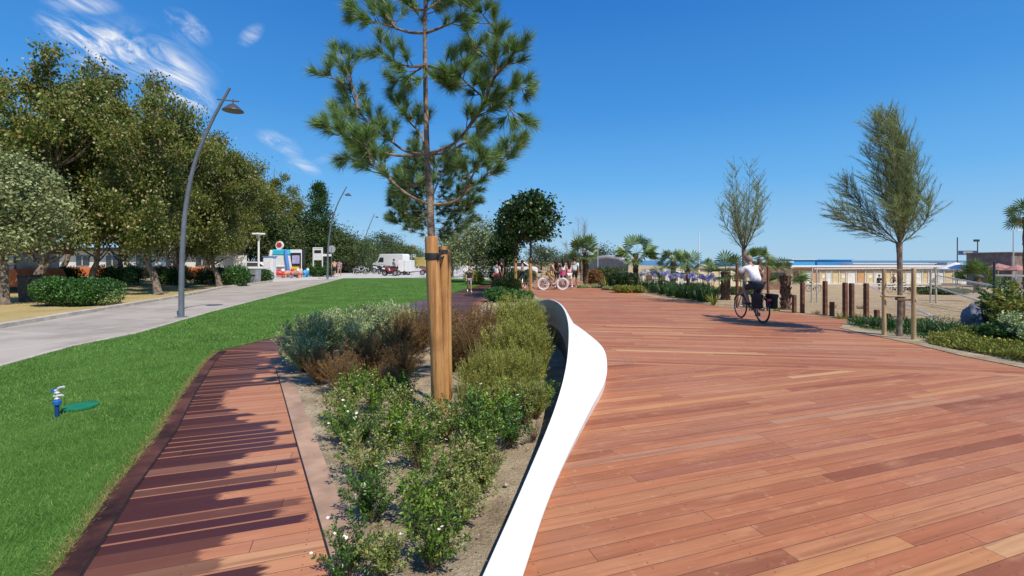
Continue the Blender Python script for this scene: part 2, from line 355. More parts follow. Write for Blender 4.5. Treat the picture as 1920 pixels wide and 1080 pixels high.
PAVE = paving_mat('grey_paving', (.43, .385, .335), (.37, .33, .29), 2.4, 2.4, R(14), joint=(.52, .47, .42), mort=.02)
PLAZA = ground_mat('plaza_concrete', [(.42, .40, .37), (.5, .48, .45), (.55, .53, .5)], .3, 8, .2)
ASPH = ground_mat('asphalt', [(.16, .155, .15), (.2, .195, .19), (.23, .225, .22)], .4, 14, .3)
WHITE = mat('white_paint', (.8, .8, .79), .45, .03, 3)
KERB = mat('kerb_stone', (.50, .45, .38), .85, .12, 3, .3)
SEA = mat('sea_water', (.035, .12, .22), .25, .2, .02)
BARK = mat('grey_bark', (.24, .19, .14), .9, .3, 7, 1)
DBARK = mat('dark_bark', (.10, .08, .065), .9, .3, 9, 1)
PBARK = mat('pine_bark', (.30, .225, .16), .9, .35, 14, 1)
STAKE = streak_wood('stake_wood', (.46, .235, .075), (.25, .105, .032), (.56, .33, .13))
PALEW = streak_wood('pale_stake_wood', (.52, .38, .19), (.36, .24, .11), (.62, .48, .28))
CORTEN = mat('brown_post_wood', (.16, .065, .035), .75, .25, 8, .3)
STEEL = mat('lamp_grey_metal', (.17, .19, .22), .45, .08, 5, metal=.3)
BLACK = mat('black_rubber', (.02, .02, .022), .6, .1, 10)
DARKM = mat('dark_metal', (.05, .055, .06), .4, .1, 8, metal=.5)
CHROME = mat('chrome', (.6, .6, .62), .25, .05, 8, metal=.9)
GLASS = mat('window_glass', (.03, .045, .055), .08, .1, 2, spec=.8)
RED = mat('red_paint', (.55, .045, .03), .4, .08, 4)
BLUE = mat('blue_paint', (.02, .13, .48), .4, .08, 4)
LBLUE = mat('light_blue_plastic', (.06, .38, .75), .5, .06, 4)
YEL = mat('yellow_paint', (.75, .47, .05), .5, .06, 4)
GREYP = mat('grey_plastic', (.30, .32, .36), .5, .08, 4)
def cloth(c, nm=None):
    return mat(nm or 'cloth_%02d_%02d_%02d' % tuple(int(x*99) for x in c), c, .85, .1, 14, .3)
SKIN = mat('skin', (.42, .22, .14), .55, .06, 8)
HAIR = mat('dark_hair', (.02, .014, .01), .6, .2, 30, .5)

def sheet(name, poly, z, m, terr=False):
    """flat sheet from a ground polygon"""
    from mathutils.geometry import delaunay_2d_cdt
    n = len(poly); vo, eo, fo, *_ = delaunay_2d_cdt([Vector((p[0], p[1])) for p in poly], [(i, (i+1) % n) for i in range(n)], [], 1, 1e-5)
    V = [(v.x, v.y, z+(hgt(v.x, v.y) if terr else 0)) for v in vo]
    fo = [f if (vo[f[1]]-vo[f[0]]).cross(vo[f[2]]-vo[f[0]]) > 0 else tuple(reversed(f)) for f in fo]
    me = bpy.data.meshes.new(name); me.from_pydata(V, [], fo); me.materials.append(m)
    return tag(link(name, me), kind='structure')
def smooth_pts(P, n=8):
    """Catmull-Rom through the points"""
    P = [Vector(p) for p in P]; out = []
    for i in range(len(P)-1):
        a, b, c, d = P[max(i-1, 0)], P[i], P[i+1], P[min(i+2, len(P)-1)]
        for k in range(n):
            t = k/n; out.append(.5*((2*b)+(c-a)*t+(2*a-5*b+4*c-d)*t*t+(3*b-a-3*c+d)*t*t*t))
    out.append(P[-1]); return out
def inpoly(x, y, poly):
    c = False; j = len(poly)-1
    for i in range(len(poly)):
        xi, yi = poly[i][0], poly[i][1]; xj, yj = poly[j][0], poly[j][1]
        if (yi > y) != (yj > y) and x < (xj-xi)*(y-yi)/(yj-yi)+xi: c = not c
        j = i
    return c
def inpoly_np(x, y, poly):
    c = np.zeros(len(x), bool); j = len(poly)-1
    for i in range(len(poly)):
        xi, yi = poly[i][0], poly[i][1]; xj, yj = poly[j][0], poly[j][1]
        if abs(yj-yi) > 1e-9:
            c ^= ((yi > y) != (yj > y)) & (x < (xj-xi)*(y-yi)/(yj-yi)+xi)
        j = i
    return c
def strip(name, line, wid, z, m, h=0, terr=False, kind='structure'):
    """band of a given width to the right of a polyline, with a real thickness h"""
    b = MB(); n = len(line); L = []; Rr = []
    for i in range(n):
        a = Vector(line[max(i-1, 0)]); c = Vector(line[min(i+1, n-1)]); d = (c-a).normalized(); nn = Vector((d.y, -d.x)); p = Vector(line[i])
        L.append(p); Rr.append(p+nn*wid)
    for P in (L, Rr):
        for k in (0, 1): b.v += [(p.x, p.y, z-(h if k == 0 else 0)+(hgt(p.x, p.y) if terr else 0)) for p in P]
    # order: L low, L high, R low, R high
    for i in range(n-1):
        Ll, Lh, Rl, Rh = i, n+i, 2*n+i, 3*n+i
        b.f.append((Lh, Lh+1, Rh+1, Rh))
        if h: b.f += [(Ll, Ll+1, Lh+1, Lh), (Rl, Rh, Rh+1, Rl+1)]
    o = b.build(name, m, smooth=False)
    if kind: tag(o, kind=kind)
    return o
# ================================================================ ground and hard surfaces
g = MB(); xs = [-3000, -600, -200, -80, -40, -20, -10, 0, 2]+[4+i for i in range(26)]+[30+i*3 for i in range(35)]+[140, 170, 210, 300, 600, 3000]
ys = [-200, -20, 0, 6, 10]+[13+i*1.5 for i in range(46)]+[90, 110, 128]
for y in ys:
    for x in xs: g.v.append((x, y, hgt(x, y)+(.0 if y < 13 else .0)))
nx = len(xs)
g.f = [(j*nx+i, j*nx+i+1, (j+1)*nx+i+1, (j+1)*nx+i) for j in range(len(ys)-1) for i in range(nx-1)]
# far land on the left, shore on the right
n0 = len(g.v); far = []
for y in (300, 1200, 3500):
    for x in xs: g.v.append((x if x < 50 else 50+(x-50)*.02, y, -.2 if x < 20 else -2.6))
for j in range(len(ys)-1, len(ys)+2):
    for i in range(nx-1): g.f.append((j*nx+i, j*nx+i+1, (j+1)*nx+i+1, (j+1)*nx+i))
tag(g.build('ground', SAND, smooth=True), kind='structure')
s_ = MB(); s_.v = [(-4000, -250, -2.8), (8000, -250, -2.8), (8000, 8000, -2.8), (-4000, 8000, -2.8)]; s_.f = [(0, 1, 2, 3)]
tag(s_.build('sea', SEA), kind='structure')

lawn_edge = [(-1.25, .3)]+[gp(*p) for p in [(102, 1080), (204, 935), (238, 892), (298, 816), (341, 743), (383, 684), (409, 660), (500, 637), (567, 622), (625, 604), (840, 552), (927, 528), (962, 520)]]
pave_low = [gp(*p) for p in [(700, 519), (644, 522), (480, 564), (400, 585), (260, 626), (142, 650), (0, 690)]]+[(-7.2, 4), (-6.8, .3)]
pave_up = [gp(*p) for p in [(510, 529), (425, 540), (335, 559), (212, 580), (0, 617)]]+[(-11.2, 5), (-10.8, .3)]
lawn_poly = lawn_edge+[gp(930, 524.5), gp(860, 522.5), gp(760, 521)]+pave_low[1:]
right_edge = [gp(*p) for p in [(1085, 526), (1130, 536), (1190, 550), (1240, 560), (1300, 568), (1350, 576), (1400, 580.5), (1480, 587), (1590, 600), (1574, 616), (1640, 631), (1720, 648), (1800, 668), (1920, 692)]]+[(8, 4.8), (9, .3)]
sheet('dry_grass_ground', pave_up[::-1]+[gp(600, 520), (-30, 60), (-70, 60), (-70, .3)], .006, DRYG)
sheet('pavement', pave_low+pave_up[::-1], .012, PAVE)
sheet('plaza', [gp(510, 529), gp(600, 526), gp(644, 522), gp(760, 521), gp(860, 522.5), gp(930, 524.5), (-.2, 42), (3, 80), (6, 130), (-36, 130), (-32, 60), (-22, 36)], .008, PLAZA)
sheet('road', [gp(868, 512), gp(925, 524), (.5, 44), (3, 120), (-7, 120), (-6.5, 60)], .016, ASPH)
for a, b_ in (((-5.6, 60), (-4.6, 112)), ((-1.6, 46), (.8, 112))):
    dx = .18
    sheet('road_line', [a, (a[0]+dx, a[1]), (b_[0]+dx, b_[1]), b_], .022, WHITE)
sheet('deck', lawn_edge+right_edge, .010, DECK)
sheet('lawn', lawn_poly, .014, TURF)
kb = strip('kerb', [(p[0], p[1]) for p in pave_up], .24, .11, KERB, .11)
strip('lawn_kerb', [(p[0], p[1]) for p in pave_low[1:-1]], .10, .03, KERB, .03)
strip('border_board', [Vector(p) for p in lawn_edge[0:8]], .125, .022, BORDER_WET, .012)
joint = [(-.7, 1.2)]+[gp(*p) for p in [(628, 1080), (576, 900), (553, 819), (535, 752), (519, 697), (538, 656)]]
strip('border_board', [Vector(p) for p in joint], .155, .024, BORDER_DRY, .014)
# dark joint between border board and decking
strip('border_gap', [Vector(p) for p in joint], -.009, .0165, BLACK)
strip('border_gap', [Vector(p)+Vector((.888, .459))*.125 for p in lawn_edge[0:7]], .010, .0165, BLACK)
# steel manhole cover on the pavement, dark tyre-wear joint lines

# ---------------------------------------------------------------- white ribbon bench
st = [((-.42, 1.0), .12, (-.24, 1.0), .07)]
def S(ip, zi, op, zo): return (gp(*ip, zi), zi, gp(*op, zo), zo)
st += [S((905, 1080), .13, (980, 1080), .07), S((985, 900), .16, (1043, 900), .07), S((1037, 775), .26, (1103, 775), .10), S((1059, 700), .42, (1134, 715), .13),
       S((1066, 645), .60, (1138, 680), .22)]
st += [((at(1065, 605, 6.54).x, 6.54), .72, (at(1131, 652, 6.7).x, 6.7), .32), ((at(1057, 580, 7.6).x, 7.6), .80, (at(1108, 625, 7.3).x, 7.3), .40),
       ((.84, 8.45), .84, (1.17, 8.45), .43), ((.757, 9.25), .82, (1.10, 9.3), .42), ((.64, 10.0), .73, (.96, 10.1), .38), ((.50, 10.8), .56, (.78, 10.9), .30), ((.33, 11.6), .34, (.52, 11.7), .2), ((.15, 12.2), .12, (.28, 12.3), .08)]
Ic = smooth_pts([(*a, b) for a, b, c, d in st], 6); Oc = smooth_pts([(*c, d) for a, b, c, d in st], 6)
b = MB(); dk = MB(); ip = MB(); prof_n = 9
for i, (I, O) in enumerate(zip(Ic, Oc)):
    d = (O-I); zi, zo = I.z, O.z; h2 = Vector((d.x, d.y, 0)); un = h2.normalized()
    lowz = .02
    P = [I+Vector((0, 0, lowz-zi)), I-un*.0, I+h2*.07, Vector((*(I+h2*.30).xy, zo+(zi-zo)*.55)), Vector((*(I+h2*.5).xy, zo+(zi-zo)*.2)), Vector((*(I+h2*.75).xy, zo+(zi-zo)*.03)), O,
         O-un*.012+Vector((0, 0, -.035)), Vector((*(O-un*.05).xy, .005))]
    b.v += [tuple(p) for p in P]
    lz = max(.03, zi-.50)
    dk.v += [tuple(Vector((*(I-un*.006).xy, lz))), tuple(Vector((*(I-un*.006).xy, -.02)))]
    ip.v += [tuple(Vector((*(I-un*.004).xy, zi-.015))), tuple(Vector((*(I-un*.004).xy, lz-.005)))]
n = len(Ic)
b.f = [(i*9+k, i*9+k+1, (i+1)*9+k+1, (i+1)*9+k) for i in range(n-1) for k in range(8)]+[tuple(range(8, -1, -1)), tuple(range((n-1)*9, n*9))]
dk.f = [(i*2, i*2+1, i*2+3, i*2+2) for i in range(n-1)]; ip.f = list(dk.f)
bench = thing('ribbon_bench', 'long white curving ribbon bench with raised backrest, edging the planting bed beside the deck', 'bench')
b.build('seat_shell', WHITE, bench); ip.build('inner_face', mat('face_grey', (.27, .28, .29), .5, .06, 2), bench); dk.build('plinth', mat('dark_low_band', (.035, .037, .04), .7, .1, 4), bench)  # grey sheet covers the inner side, near-black strip along its lower part

# ---------------------------------------------------------------- soil
soil_poly = [Vector(p)+Vector((.155*.94, .155*.3)) for p in joint]+[Vector((-3.1, 9.3)), Vector((-2.0, 10.4)), Vector((-1.0, 11.4)), Vector((-.2, 12.1))]
inner = [Vector((p.x, p.y)) for p in Ic][::-1]
k0 = min(range(len(inner)), key=lambda i: (inner[i]-Vector((.15, 12.2))).length)
soil_poly = [p for p in soil_poly]+[p+Vector((.02, -.02)) for p in inner[k0:]]
from mathutils import noise as mn
def soil(name, poly, step, m, amp=.05):
    bm = bmesh.new(); P = [(p[0], p[1]) for p in poly]
    x0, x1 = min(p[0] for p in P), max(p[0] for p in P); y0, y1 = min(p[1] for p in P), max(p[1] for p in P)
    from mathutils.geometry import delaunay_2d_cdt
    pts = [Vector(p) for p in P]; ne = len(pts); rnd = random.Random(3)
    x = x0
    while x < x1:
        y = y0
        while y < y1:
            q = (x+rnd.uniform(-.3, .3)*step, y+rnd.uniform(-.3, .3)*step)
            if inpoly(*q, P): pts.append(Vector(q))
            y += step
        x += step
    vo, eo, fo, *_ = delaunay_2d_cdt(pts, [(i, (i+1) % ne) for i in range(ne)], [], 1, 1e-5)
    V = []
    for i, v in enumerate(vo):
        dmin = min((v-Vector(P[k])).length for k in range(ne)) if i < ne else 0
        h = .020 if i < ne else .022+amp*max(0, .5+mn.fractal(Vector((v.x*1.6, v.y*1.6, 0)), .8, 2, 4)*.8)*min(1, dmin*3)+.008*mn.noise(Vector((v.x*14, v.y*14, 1)))
        V.append((v.x, v.y, h))
    me = bpy.data.meshes.new(name); me.from_pydata(V, [], fo); me.materials.append(m)
    bm.from_mesh(me)
    for f in bm.faces:
        f.smooth = True
        f.normal_update()
        if f.normal.z < 0: f.normal_flip()
    bm.to_mesh(me); bm.free()
    return tag(link(name, me), kind='structure')
soil('planting_soil', soil_poly, .07, SOIL, .07)
bed2 = [(-1.25, 13.6), (.5, 12.6), (1.15, 14.5), (1.15, 19), (.8, 24.5), (-.1, 24.5), (-.9, 19)]
soil('planting_soil', bed2, .3, SOIL, .04)
# planted ground on the right of the deck
bedR = [Vector(p) for p in right_edge[9:]]+[Vector((16, 4)), Vector((16, 12)), Vector(gp(1700, 600)), Vector(gp(1592, 600))]
soil('planting_soil', [(p.x, p.y) for p in bedR], .3, SOIL, .04)

# pebbles, clods
rs = np.random.RandomState(5)
def scatter_poly(poly, n, rs, dens=None):
    P = np.array([(p[0], p[1]) for p in poly]); lo, hi = P.min(0), P.max(0); out = np.zeros((0, 2))
    while len(out) < n:
        q = rs.rand(n*3, 2)*(hi-lo)+lo
        m = inpoly_np(q[:, 0], q[:, 1], P)
        if dens is not None: m &= rs.rand(len(q)) < dens(q)
        out = np.vstack([out, q[m]])
    return out[:n]
pb = MB()
for x, y in scatter_poly(soil_poly, 2600, rs):
    r = rs.uniform(.003, .009)*(1+1.2*(rs.rand() < .06)); pb.ball((x, y, .045+rs.rand()*.02), (r*rs.uniform(.8, 1.6), r, r*.7), 6, 4)
tag(pb.build('pebbles', mat('pebble', (.50, .42, .31), .9, .25, 20, .4)), 'pale pebbles and clods strewn over the sandy bed', 'pebbles', kind='stuff')

# ================================================================ foliage tools
def unit(v): return v/np.maximum(np.linalg.norm(v, axis=-1, keepdims=True), 1e-9)
def leaf_mesh(name, P, D, L, W, m, rs, fold=.0, droop=0):
    """one rhombic leaf per point: P base, D direction, L length, W width"""
    n = len(P); L = np.broadcast_to(np.asarray(L, float), (n,))[:, None]; W = np.broadcast_to(np.asarray(W, float), (n,))[:, None]
    D = unit(D); S_ = unit(np.cross(D, rs.randn(n, 3))); Nn = np.cross(S_, D)
    a = P; c = P+D*L; c[:, 2] -= (droop*L[:, 0]); b1 = P+D*L*.45+S_*W*.5+Nn*W*fold; b2 = P+D*L*.45-S_*W*.5+Nn*W*fold
    V = np.stack([a, b1, c, b2], 1).reshape(-1, 3); Fc = np.arange(4*n).reshape(n, 4)
    return np_mesh(name, V, Fc, m)
def needle_mesh(name, P, D, L, W, m, rs, droop=0):
    n = len(P); L = np.broadcast_to(np.asarray(L, float), (n,))[:, None]; D = unit(D); S_ = unit(np.cross(D, rs.randn(n, 3)))
    W = np.broadcast_to(np.asarray(W, float), (n,))[:, None]
    c = P+D*L; c[:, 2] -= droop*L[:, 0]
    V = np.stack([P-S_*W*.5, P+S_*W*.5, c], 1).reshape(-1, 3)
    return np_mesh(name, V, np.arange(3*n).reshape(n, 3), m)
def blade_mesh(name, P, D, L, W, m, rs, bend=.5, seg=4, lean=None):
    """strap leaves that arch over: ribbons of a few segments"""
    n = len(P); D = unit(D); L = np.broadcast_to(np.asarray(L, float), (n,)); W = np.broadcast_to(np.asarray(W, float), (n,))
    S_ = unit(np.cross(D, np.array([0, 0, 1.0])+rs.randn(n, 3)*.05)); V = []; bend = np.broadcast_to(np.asarray(bend, float), (n,))
    for k in range(seg+1):
        t = k/seg; p = P+D*(L*t)[:, None]; p = p.copy(); p[:, 2] -= bend*L*t*t; wd = W*(1-t**2.2)*.5+.0004
        V += [p-S_*wd[:, None], p+S_*wd[:, None]]
    V = np.stack(V, 1).reshape(-1, 3); k2 = 2*(seg+1); idx = np.arange(n)[:, None, None]*k2+np.array([[2*k, 2*k+1, 2*k+3, 2*k+2] for k in range(seg)])[None]
    return np_mesh(name, V, idx.reshape(-1, 4), m)

# grass
def lawn_grass():
    rs = np.random.RandomState(1); P = np.array([(p[0], p[1]) for p in lawn_poly]); parts = []
    for y0, y1, n, L, W in ((1.5, 4.5, 130000, .030, .0034), (4.5, 8, 110000, .034, .0062), (8, 14, 70000, .045, .012), (14, 30, 50000, .05, .022)):
        x0 = -1.25*y1; q = np.stack([rs.uniform(x0, -1, n), rs.uniform(y0, y1, n)], 1)
        q = q[inpoly_np(q[:, 0], q[:, 1], P) & (q[:, 0] > -1.2*q[:, 1]-.3)]
        t = np.array([mn.noise(Vector((a*1.7, b_*1.7, 0))) for a, b_ in q]); k = len(q)
        B = np.column_stack([q, np.full(k, .012)]); D = np.column_stack([rs.randn(k)*.55, rs.randn(k)*.55, np.ones(k)])
        parts.append((B, D, L*(1+.5*t)*rs.uniform(.6, 1.4, k), np.full(k, W)))
    B, D, L, W = [np.concatenate([p[i] for p in parts]) for i in range(4)]
    m = leafmat('grass_blade', [(.038, .095, .016), (.08, .195, .033), (.13, .285, .052), (.21, .36, .085), (.38, .41, .15)], .5, .3, .25, 2.6, .6)
    tag(link('grass', needle_mesh('grass', B, D, L, W, m, rs)), 'short bright green grass covering the lawn', 'grass', kind='stuff')
    # straw-coloured fringe against the boards
    E = [Vector(p) for p in lawn_edge[1:8]]; B = []
    for i in range(len(E)-1):
        d = E[i+1]-E[i]; nn = Vector((d.y, -d.x)).normalized()
        for _ in range(int(d.length*900)):
            p = E[i]+d*rs.rand()-nn*abs(rs.randn())*.035; B.append((p.x, p.y, .012))
    B = np.array(B); k = len(B); D = np.column_stack([rs.randn(k)+.5, rs.randn(k)*.8, np.full(k, .6)])
    tag(link('dry_grass_fringe', needle_mesh('dry_grass_fringe', B, D, rs.uniform(.02, .06, k), .005, leafmat('straw', [(.30, .24, .09), (.42, .33, .14), (.22, .22, .07)], .7, .2), rs)), 'dry straw-coloured grass fringe along the dark edge board', 'dry grass', kind='stuff')
lawn_grass()

# ---------------------------------------------------------------- shrubs of the planting bed
ROS = leafmat('silver_leaf', [(.10, .14, .035), (.25, .34, .12), (.45, .54, .26), (.66, .70, .45)], .55, .2)
HEA = leafmat('brown_heath', [(.10, .07, .022), (.20, .12, .045), (.32, .16, .07), (.25, .24, .06)], .8, .25)
OLI = leafmat('olive_wisp', [(.12, .15, .02), (.28, .32, .05), (.46, .47, .09), (.60, .56, .2)], .6, .3)
GRN = leafmat('cistus_leaf', [(.025, .06, .010), (.08, .17, .02), (.19, .33, .035), (.36, .48, .08)], .42, .3, .45)
GR2 = leafmat('rock_rose_leaf_pale', [(.05, .08, .02), (.13, .20, .04), (.27, .36, .08), (.46, .48, .16), (.35, .2, .08)], .5, .3, .4)
GR3 = leafmat('rock_rose_leaf_dark', [(.012, .04, .010), (.04, .11, .02), (.09, .21, .03), (.18, .32, .05)], .35, .25, .5)
YGR = leafmat('yellow_green_leaf', [(.09, .14, .02), (.19, .25, .035), (.32, .33, .07), (.45, .38, .10)], .5, .3)
DGR = leafmat('dark_leaf', [(.008, .022, .007), (.018, .045, .012), (.035, .08, .02), (.06, .115, .03)], .42, .2, .4)
TWIG = mat('twig', (.12, .075, .045), .9, .25, 20)
PET = mat('white_petal', (.85, .83, .72), .6, .03, 20)
def stem_curves(rs, n, H, spread, lean=.35, seg=6):
    out = []
    for _ in range(n):
        a = rs.uniform(0, 2*math.pi); r0 = rs.uniform(0, .12)*spread; r1 = spread*math.sqrt(rs.rand()); h = H*rs.uniform(.5, 1.06)*(1-.28*(r1/spread)**2)
        w_ = rs.randn(2)*.03
        out.append([Vector((math.cos(a)*(r0+(r1-r0)*t**1.2)+w_[0]*math.sin(t*5), math.sin(a)*(r0+(r1-r0)*t**1.2)+w_[1]*math.sin(t*6), h*(t**.9))) for t in [k/seg for k in range(seg+1)]])
    return out
def shrub(name, label, cat, m, seed, n, H, spread, lpS, LL, LW, up=.8, start=.25, rad=.004, flowers=0, needles=False, droop=0, group=None, fl_mat=None, twig=None):
    rs = np.random.RandomState(seed); t0 = thing(name, label, cat, group=group); st = stem_curves(rs, n, H, spread); wd = MB()
    P, D = [], []
    for c in st:
        wd.tube(c, [rad*(1-.7*i/(len(c)-1)) for i in range(len(c))], 4, cap=False)
        for _ in range(lpS):
            t = start+(1-start)*rs.rand()**.8; x = t*(len(c)-1); i = min(int(x), len(c)-2); p = c[i].lerp(c[i+1], x-i); d = (c[i+1]-c[i]).normalized()
            q = rs.randn(3); q -= q.dot(d)*np.array(d); q /= np.linalg.norm(q)+1e-6
            P.append(np.array(p)+q*rs.rand()*.012); D.append(np.array(d)*up+q*(1-up*.4))
    P = np.array(P); D = np.array(D); L = LL*rs.uniform(.6, 1.3, len(P))
    wd.build('stems', twig or TWIG, t0)
    link('foliage', needle_mesh('foliage', P, D, L, LW, m, rs, droop) if needles else leaf_mesh('foliage', P, D, L, LW*rs.uniform(.7, 1.2, len(P)), m, rs, .15, droop), t0)
    for k in range(flowers):
        c = st[rs.randint(len(st))]; p = c[-1] if rs.rand() < .6 else c[-2]; fb = MB(); r = rs.uniform(.009, .014)
        cen = p+Vector((rs.randn()*.02, rs.randn()*.02, .015)); vs = [cen]
        tilt = Vector((rs.randn()*.4, -.3+rs.randn()*.4, 1)).normalized(); a = tilt.orthogonal().normalized(); bb = tilt.cross(a)
        for i in range(5):
            th = i*1.2566; q0 = cen+(a*math.cos(th-.5)+bb*math.sin(th-.5))*r+tilt*.004; q1 = cen+(a*math.cos(th)+bb*math.sin(th))*r*1.15+tilt*.005; q2 = cen+(a*math.cos(th+.5)+bb*math.sin(th+.5))*r+tilt*.004
            fb.add([cen, q0, q1, q2], [(0, 1, 2, 3)])
        fb.build('flower', fl_mat or PET, t0, smooth=False)
    return t0
protos = {}
def put(key, maker, px, py, rz, s, label, z=.03, xy=None):
    x, y = xy or gp(px, py)
    if key not in protos:
        protos[key] = maker(); return place(protos[key], (x, y, z), rz, s, label, True)
    return place(protos[key], (x, y, z), rz, s, label)
G1, G2, G3, G4 = 'silver rosemary shrubs of the bed', 'brown heath shrubs of the bed', 'olive broom shrubs of the bed', 'leafy rock rose shrubs of the bed'
def k1(sd): return lambda: shrub('rosemary_shrub', '', 'shrub', ROS, sd, 120, .76, .50, 85, .048, .013, .75, .15, group=G1)
def k2(sd): return lambda: shrub('heath_shrub', '', 'shrub', HEA, sd, 170, .84, .46, 80, .032, .008, .9, .12, .0028, group=G2)
def k3(sd): return lambda: shrub('broom_shrub', '', 'shrub', OLI, sd, 120, .92, .42, 85, .042, .009, .9, .12, .003, group=G3)
def k4(sd, f): return lambda: shrub('rock_rose_shrub', '', 'shrub', (GRN, GR2, GRN, GR2, GR3)[sd % 5], sd, 30, .50, .26, 66, .033, .0135, .55, .15, .003, f, group=G4)
L1 = [(575, 678, .95, 'silver-green rosemary shrub at the left corner of the bed, spilling towards the wet boards'), (612, 668, 1.0, 'bushy silver-green rosemary, second from the left corner of the bed'),
      (655, 655, 1.05, 'tall pale rosemary shrub standing before the lawn, in the middle of the silver clump'), (700, 648, 1.05, 'pale rosemary shrub next to the brown heath at the back of the bed'),
      (600, 650, .8, 'rosemary shrub behind the left corner, against the purple wet boards'), (738, 640, 1.1, 'rosemary shrub at the back of the bed just left of the stakes'), (570, 700, .75, 'low rosemary overhanging the corner of the border board'), (690, 676, .9, 'rosemary shrub in front of the silver clump, against the brown heath')]
for i, (px, py, s, lb) in enumerate(L1): put('k1%d' % (i % 3), k1(11+i % 3), px, py, i*1.9, s, lb)
L2 = [(640, 742, .62, 'low dark brown heath with bare stems at the left front of the brown clump'), (690, 715, .85, 'dark brown heath between the rosemary and the stakes'), (745, 690, .95, 'reddish brown heath directly behind the left stake side'),
      (785, 665, 1.05, 'tall brown heath behind the pine stakes on the left'), (872, 668, 1.05, 'tall brown heath just right of the pine stakes'), (905, 650, 1.0, 'brown heath at the back, between the stakes and the olive broom'),
      (850, 700, .8, 'shorter dark heath in front of the tall brown one right of the stakes'), (720, 745, .5, 'small dark heath stump left of the stakes at their foot'), (830, 650, 1.0, 'brown heath directly behind the pine stakes'), (600, 725, .6, 'dark twiggy heath at the left edge under the rosemary'), (755, 720, .7, 'brown heath in front of the clump beside the left stake'), (880, 700, .85, 'brown heath fronting the clump just right of the stakes')]
for i, (px, py, s, lb) in enumerate(L2): put('k2%d' % (i % 3), k2(31+i % 3), px, py, i*2.3, s, lb)
L3 = [(944, 700, .85, 'olive green broom in front of the brown heath, right of the stakes'), (971, 690, .95, 'bright olive broom in the middle of the wispy clump'), (994, 705, .85, 'olive broom leaning against the dark inner face of the white bench'),
      (971, 655, 1.05, 'tall yellowish broom at the back of the wispy clump'), (988, 650, 1.0, 'tall olive broom at the back beside the bench end'), (916, 735, .6, 'short wispy broom at the front of the olive clump'),
      (984, 745, .62, 'low olive broom in front of the clump near the bench'), (999, 735, .55, 'small broom tucked against the bench wall'), (956, 640, 1.05, 'olive broom at the very back of the bed, beyond the tall yellowish one'), (994, 640, .9, 'wispy broom close to the far end of the white bench'), (1004, 700, .6, 'narrow broom between its clump and the bench wall'), (951, 740, .65, 'wispy broom at the front left of the olive clump'), (911, 765, .5, 'low broom right behind the rock roses at the stakes'), (966, 785, .5, 'low wispy broom among the rock roses beside the bench'), (1004, 790, .45, 'lowest broom at the foot of the bench wall'), (886, 740, .5, 'low broom at the right foot of the stakes'), (931, 800, .42, 'small pale broom tuft among the right-hand rock roses')]
for i, (px, py, s, lb) in enumerate(L3): put('k3%d' % (i % 3), k3(51+i % 3), px, py, i*1.7, s, lb)
L4 = [(640, 800, .95, 'leafy green rock rose at the left edge of the bed beside the grey border board'), (700, 778, .9, 'leafy green rock rose left of the pine stakes'), (752, 790, .8, 'rock rose just left of the foot of the stakes'),
      (672, 850, .85, 'rock rose with white flowers, left front of the flowering patch'), (735, 845, .95, 'rock rose with several white flowers in front of the stakes'), (690, 905, .9, 'flowering rock rose above the two dark plant shadows'),
      (788, 880, .85, 'rock rose in the middle of the bed in front of the stakes'), (835, 835, .95, 'bright rock rose at the foot of the pine stakes'), (880, 830, .95, 'rock rose right of the foot of the stakes'),
      (930, 815, 1.0, 'dense rock rose between the stakes and the bench'), (985, 800, 1.0, 'dense dark rock rose against the white bench'), (905, 880, .85, 'rock rose near bare sand, right of the bed centre'),
      (850, 930, .9, 'rock rose in the near middle of the bed'), (700, 985, .8, 'upright rock rose standing alone at the near left, dark shadow beside it'), (800, 985, .85, 'rock rose right of the near middle, one white flower'),
      (868, 990, .75, 'spreading rock rose nearest the bench at the near right'), (812, 1078, .8, 'bushy rock rose at the bottom edge of the picture'), (722, 1092, .6, 'small rock rose at the bottom edge, middle of three'),
      (652, 1096, .62, 'spiky young rock rose on the border board at the bottom edge'), (1012, 775, .8, 'rock rose squeezed under the broom beside the bench'), (770, 830, .8, 'rock rose before the stakes with yellowish shoots'), (665, 760, .85, 'rock rose below the dark heath at the left of the bed'), (905, 800, .9, 'rock rose directly right of the stakes, half under the broom'), (955, 845, .85, 'rock rose near the sand strip by the bench'), (640, 835, .7, 'small rock rose overhanging the grey border board'), (910, 930, .7, 'rock rose at the right of the bed reaching to the sand'), (760, 765, .8, 'rock rose just behind and left of the stake foot')]
for i, (px, py, s, lb) in enumerate(L4): put('k4%d' % (i % 5), k4(71+i % 5, (0, 4, 1, 5, 0)[i % 5]), px, py, i*2.1, s, lb)

